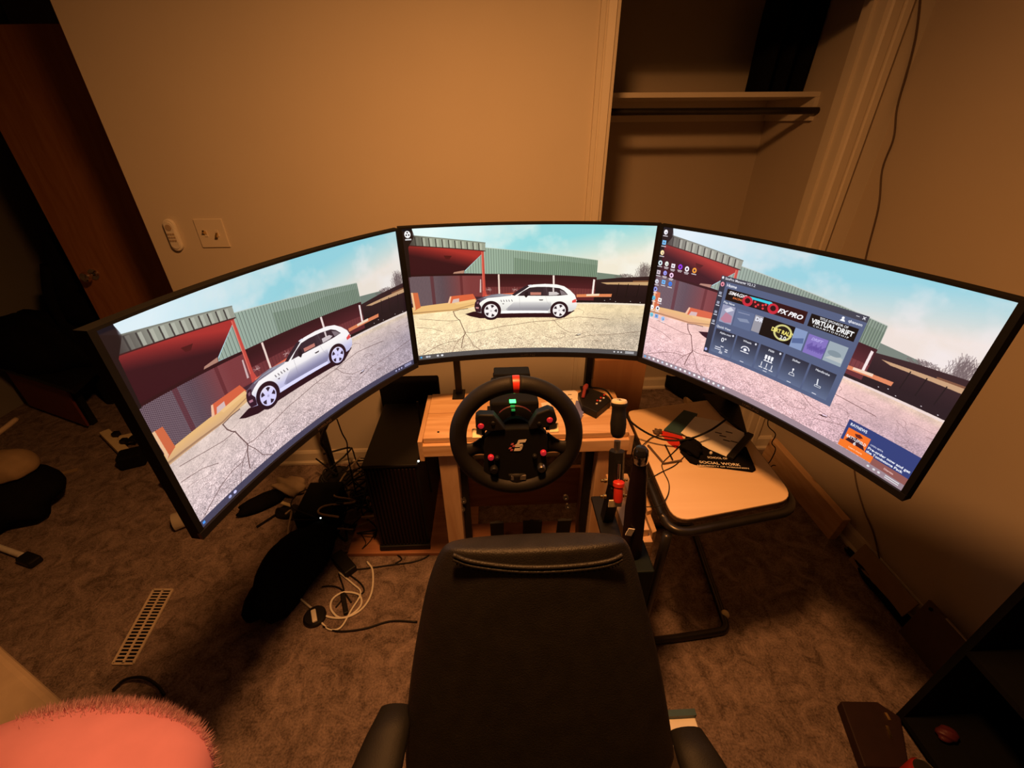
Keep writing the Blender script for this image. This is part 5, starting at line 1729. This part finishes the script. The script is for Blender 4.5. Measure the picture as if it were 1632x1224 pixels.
# cable nest behind the left monitor
rnd = random.Random(12)
nest = MB()
c0 = Vector((-0.62, 1.62, 0))
for i in range(26):
    p = [Vector((rnd.uniform(-0.86, -0.60), rnd.uniform(1.42, 1.80), 0.01))]
    for k in range(5):
        q = p[-1] + Vector((rnd.uniform(-0.16, 0.16), rnd.uniform(-0.13, 0.13), rnd.uniform(-0.05, 0.09)))
        q.x = min(max(q.x, -0.95), -0.58)
        q.y = min(max(q.y, 1.36), 1.86)
        q.z = min(max(q.z, 0.006), 0.17)
        p.append(q)
    nest.tube(smooth_path(p, 5), rnd.choice((0.003, 0.004, 0.005)), 6)
o = nest.build('cable_tangle', M_BLACK, smooth='all')
tag(o, 'tangle of black cables on the floor under the left monitor', 'cables', kind='stuff')
nest = MB()
for i in range(7):
    p = [Vector((rnd.uniform(-0.88, -0.66), rnd.uniform(1.42, 1.62), 0.02))]
    for k in range(5):
        q = p[-1] + Vector((rnd.uniform(-0.12, 0.12), rnd.uniform(-0.10, 0.10), rnd.uniform(-0.04, 0.08)))
        q.x = min(max(q.x, -0.95), -0.56)
        q.z = min(max(q.z, 0.01), 0.2)
        p.append(q)
    nest.tube(smooth_path(p, 5), 0.0045, 6)
o = nest.build('cable_tangle', M_TAN, smooth='all')
tag(o, 'pale tan cables mixed into the black tangle under the left monitor', 'cables', kind='stuff')
cable([on_y(537, 668, 1.55), on_y(545, 690, 1.55), on_y(553, 706, 1.55), on_y(555, 730, 1.55), Vector((on_y(556, 745, 1.6).x, 1.6, 0.05))], 0.003, M_BLACK, 'black cord hanging from the left monitor in front of the cream wall')
cable([SL_(0.62, 0.95, 0.03), on_y(512, 700, 1.35), on_y(520, 718, 1.4), on_y(530, 740, 1.45)], 0.006, M_BLACK, 'thick black lead dropping from the left monitor into the cable tangle')
# shoes / adapters near the tangle
o = MB().blob(on_z(418, 800, 0.03), (0.11, 0.05, 0.035), 41, 0.12, flat=-0.8, R=Matrix.Rotation(0.6, 3, 'Z')).build('black_shoe', M_FABRIC, smooth='all')
tag(o, 'dark shoe on the carpet behind the lower edge of the left monitor', 'shoe')
o2 = thing('game_controller', 'small black controller with a cream strip beside the dark shoe', 'controller', on_z(455, 812, 0.0))
MB().blob(on_z(458, 815, 0.022), (0.06, 0.04, 0.022), 43, 0.1, flat=-0.95).build('body', M_BLACK, o2, smooth='all')
MB().bar(on_z(449, 801, 0.05), on_z(464, 806, 0.05), 0.016, 0.008).build('strip', M_CREAM, o2, bevel=0.002)
o = MB().bar(on_z(409, 840, 0.008), on_z(445, 817, 0.008), 0.008, 0.008).build('black_rod', M_BLACK)
tag(o, 'thin black rod lying on the carpet beneath the left monitor', 'rod')
o = MB().blob(on_z(462, 775, 0.04), (0.085, 0.06, 0.045), 45, 0.25, flat=-0.8).build('crumpled_bag', M_TAN, smooth='all')
tag(o, 'crumpled tan paper bag among the cables under the left monitor', 'bag')

# ------------------------------------------------------------------ left floor clutter
psx = on_z(205, 700, 0.03)
ps = thing('power_strip', 'white power strip with black plugs lying on the carpet left of the monitor', 'power strip', (psx.x, psx.y, 0))
MB().bar(on_z(168, 690, 0.03), on_z(200, 722, 0.03), 0.05, 0.04).build('strip_body', M_CREAM, ps, bevel=0.004)
MB().bar(on_z(190, 702, 0.03), on_z(245, 690, 0.03), 0.05, 0.04).build('strip_body', M_CREAM, ps, bevel=0.004)
for (u, v) in ((185, 692), (198, 703), (213, 699), (225, 695), (236, 690)):
    MB().box(on_z(u, v, 0.062), (0.032, 0.032, 0.03)).build('plug', M_BLACK, ps, bevel=0.003)
o = MB().box(on_z(211, 729, 0.045), (0.12, 0.10, 0.085), Matrix.Rotation(0.4, 3, 'Z')).build('charger_brick', M_BLACKM, bevel=0.012)
o.location.z = 0.0
tag(o, 'bulky black charger in front of the white power strip', 'charger')
q = on_z(268, 786, 0.0)
o = MB().span((q.x, q.y, 0), (q.x + 0.16, q.y + 0.09, 0.13)).build('white_carton', M_WHITE, bevel=0.004)
tag(o, 'small pale carton half hidden behind the left monitor', 'carton')
a, b = on_z(277, 832, 0.042), on_z(318, 818, 0.042)
cup = MB().tube([a + Vector((0, 0, 0)), a.lerp(b, 0.5), b], [0.042, 0.038, 0.033], 24).build('plastic_cup', M_GLASSY, smooth=True)
tag(cup, 'clear plastic cup lying on its side at the corner of the left monitor', 'cup')
o = MB().cyl(on_z(-40, 858, 0.02), on_z(34, 885, 0.02), 0.012, n=16).build('silver_tube', M_SILV, smooth=True)
tag(o, 'short shiny silver tube lying on the carpet at the left edge', 'tube')
o = MB().bar(on_z(36, 888, 0.02), on_z(58, 896, 0.02), 0.05, 0.035).build('tube_end', M_BLACK, bevel=0.008)
tag(o, 'black end block next to the silver tube on the carpet', 'block')
q = on_z(40, 820, 0.0)
o = MB().blob((q.x - 0.08, q.y, 0.11), (0.27, 0.20, 0.13), 51, 0.14, flat=-0.84).build('black_duffel', M_FABRIC, smooth='all')
tag(o, 'large black duffel bag on the carpet at the left edge', 'bag')
q = on_z(12, 752, 0.25)
o = MB().blob((q.x - 0.03, q.y + 0.03, 0.25), (0.12, 0.10, 0.085), 53, 0.05, flat=-0.3).build('tan_cushion', M_TANC, smooth='all')
tag(o, 'round tan cushion resting on the black duffel bag', 'cushion')
o = MB().tube(smooth_path([on_z(-20, 702, 0.42), on_z(8, 682, 0.42), on_z(26, 668, 0.42)]), [0.012] * 13, 8).build('pale_strap', M_TAN, smooth='all')
tag(o, 'pale curved strap poking out above the tan cushion', 'strap')
q = on_z(105, 750, 0.0)
o = MB().bar(on_z(86, 757, 0.006), on_z(124, 748, 0.006), 0.02, 0.008).build('pale_stick', M_TANC)
tag(o, 'thin pale stick lying flat on the carpet right of the duffel bag', 'stick')
# dark desk with clutter in the left background
dkz = 0.34
dk = thing('dark_desk', 'low black desk with a red brown front in the left background', 'desk', (-2.2, 2.0, 0))
e0, e1, e2 = on_z(-40, 572, dkz), on_z(115, 622, dkz), on_z(160, 602, dkz)
ctrd = e1
d1 = (e0 - e1).normalized()
d2 = Vector((-0.22, 0.975, 0)).normalized()
cn = [e1, e1 + d1 * 0.8, e1 + d1 * 0.8 + d2 * 0.42, e1 + d2 * 0.42]
MB().prism([p - Vector((0, 0, 0.03)) for p in cn], (0, 0, 0.03)).build('desk_top', M_BLACK, dk, bevel=0.003)
inn = lambda p, k: p + ((cn[0] + cn[2]) / 2 - p) * k
fp0, fp1 = e1 + d1 * 0.13 + d2 * 0.02, e1 + d1 * 0.78 + d2 * 0.02
MB().prism([Vector((fp0.x, fp0.y, 0.03)), Vector((fp1.x, fp1.y, 0.03)), Vector((fp1.x, fp1.y, 0.308)), Vector((fp0.x, fp0.y, 0.308))], d2 * 0.02).build('front_panel', M_CARD, dk)
for i, c_ in enumerate(cn):
    p = inn(c_, 0.40)
    MB().span((p.x - 0.02, p.y - 0.02, 0), (p.x + 0.02, p.y + 0.02, dkz - 0.031)).build('leg', M_BLACK, dk)
pc2 = (cn[0] + cn[2]) / 2
o = MB().blob((pc2.x, pc2.y, dkz + 0.10), (0.34, 0.18, 0.24), 61, 0.2, flat=-0.42).build('clothes_heap', M_FABRIC, smooth='all')
tag(o, 'heap of dark clothes piled on the low black desk', 'clothes')
# dark coat hanging at the door edge
cpt = on_y(84, 372, 2.66)
ct = thing('dark_coat', 'long dark coat hanging at the free edge of the brown door', 'coat', (cpt.x - 0.02, 2.66, 0.62))
rings = []
for j in range(12):
    t = j / 11
    z = cpt.z - t * (cpt.z - 0.62)
    hw = 0.03 + 0.14 * min(1, t * 1.6)
    rings.append([Vector((cpt.x - 0.02 + hw * math.cos(k * math.pi / 12) * (1 + 0.12 * math.sin(5 * k * math.pi / 12 + t * 3)), 2.66 + 0.06 * math.sin(k * math.pi / 12) * (0.5 + t), z)) for k in range(24)])
MB().loft(rings).build('body', M_FABRIC, ct, smooth='all')
for s in (-1, 1):
    MB().tube(smooth_path([Vector((cpt.x - 0.02 + s * 0.08, 2.65, cpt.z - 0.18)), Vector((cpt.x - 0.02 + s * 0.15, 2.63, cpt.z - 0.4)), Vector((cpt.x - 0.02 + s * 0.14, 2.62, cpt.z - 0.66))]), 0.045, 10).build('sleeve', M_FABRIC, ct, smooth='all')

# ------------------------------------------------------------------ bottom left: bench and plush cushion
BN = 0.46
f1, f0 = on_z(112, 1128, BN), on_z(-30, 1003, BN)
bench = thing('tan_bench', 'tan upholstered bench corner at the lower left', 'bench', (f1.x - 0.3, f1.y - 0.2, 0))
dd = (f0 - f1).normalized()
ee = Vector((dd.y, -dd.x, 0))
if ee.y > 0:
    ee = -ee
cnr = [f1, f1 + dd * 0.8, f1 + dd * 0.8 + ee * 0.5, f1 + ee * 0.5]
MB().prism([p - Vector((0, 0, 0.16)) for p in cnr], (0, 0, 0.16)).build('cushion_top', M_TAN, bench, bevel=0.02, seg=3)
for c_ in cnr:
    p = c_ + ((cnr[0] + cnr[2]) / 2 - c_) * 0.12
    MB().span((p.x - 0.02, p.y - 0.02, 0), (p.x + 0.02, p.y + 0.02, BN - 0.16)).build('leg', M_BROWN, bench)
pk = thing('plush_cushion', 'salmon pink plush cushion with fuzzy mauve edge at the lower left corner', 'cushion', (0, 0, BN))
K = on_z(120, 1250, 0.62)
pk.location = (K.x, K.y, BN)
prof = []
cen_ = Vector((K.x - 0.02, K.y - 0.01, 0.60))
MB().blob(cen_, (0.262, 0.14, 0.135), 71, 0.03, nu=48, nv=28, flat=-1.0).build('plush_body', M_PINK, pk, smooth='all')
fur = MB()
rnd = random.Random(9)
for i in range(6000):
    a = rnd.uniform(0.1, 2.2)
    el = rnd.gauss(0.42, 0.22)
    d = Vector((math.cos(a) * math.cos(el), math.sin(a) * math.cos(el), math.sin(el)))
    if d.z < -0.5:
        continue
    p = cen_ + Vector((d.x * 0.258, d.y * 0.138, d.z * 0.132))
    n_ = Vector((d.x / 0.235, d.y / 0.125, d.z / 0.135)).normalized()
    if n_.dot((EYE - p).normalized()) > 0.42:
        continue
    g = (n_ + Vector((rnd.uniform(-.7, .7), rnd.uniform(-.7, .7), rnd.uniform(-.4, .9)))).normalized()
    L_ = rnd.uniform(0.006, 0.020)
    sd = n_.cross(g)
    if sd.length < 1e-3:
        continue
    sd = sd.normalized() * 0.0007
    tip = p + g * L_ + Vector((0, 0, rnd.uniform(-.006, .006)))
    fur.add([p - sd, p + sd, tip], [(0, 1, 2)])
fo = fur.build('plush_fur', M_MAUVE, pk)
fo['kind'] = 'stuff'
cable([on_z(180, 1100, 0.01), on_z(200, 1083, 0.02), on_z(228, 1080, 0.03), on_z(250, 1092, 0.02), on_z(262, 1108, 0.01)], 0.005, M_BLACK, 'dark cord arching over the carpet behind the plush cushion')
tag(o_a, 'thin black antenna rod standing between the computer tower and the desk', 'antenna')
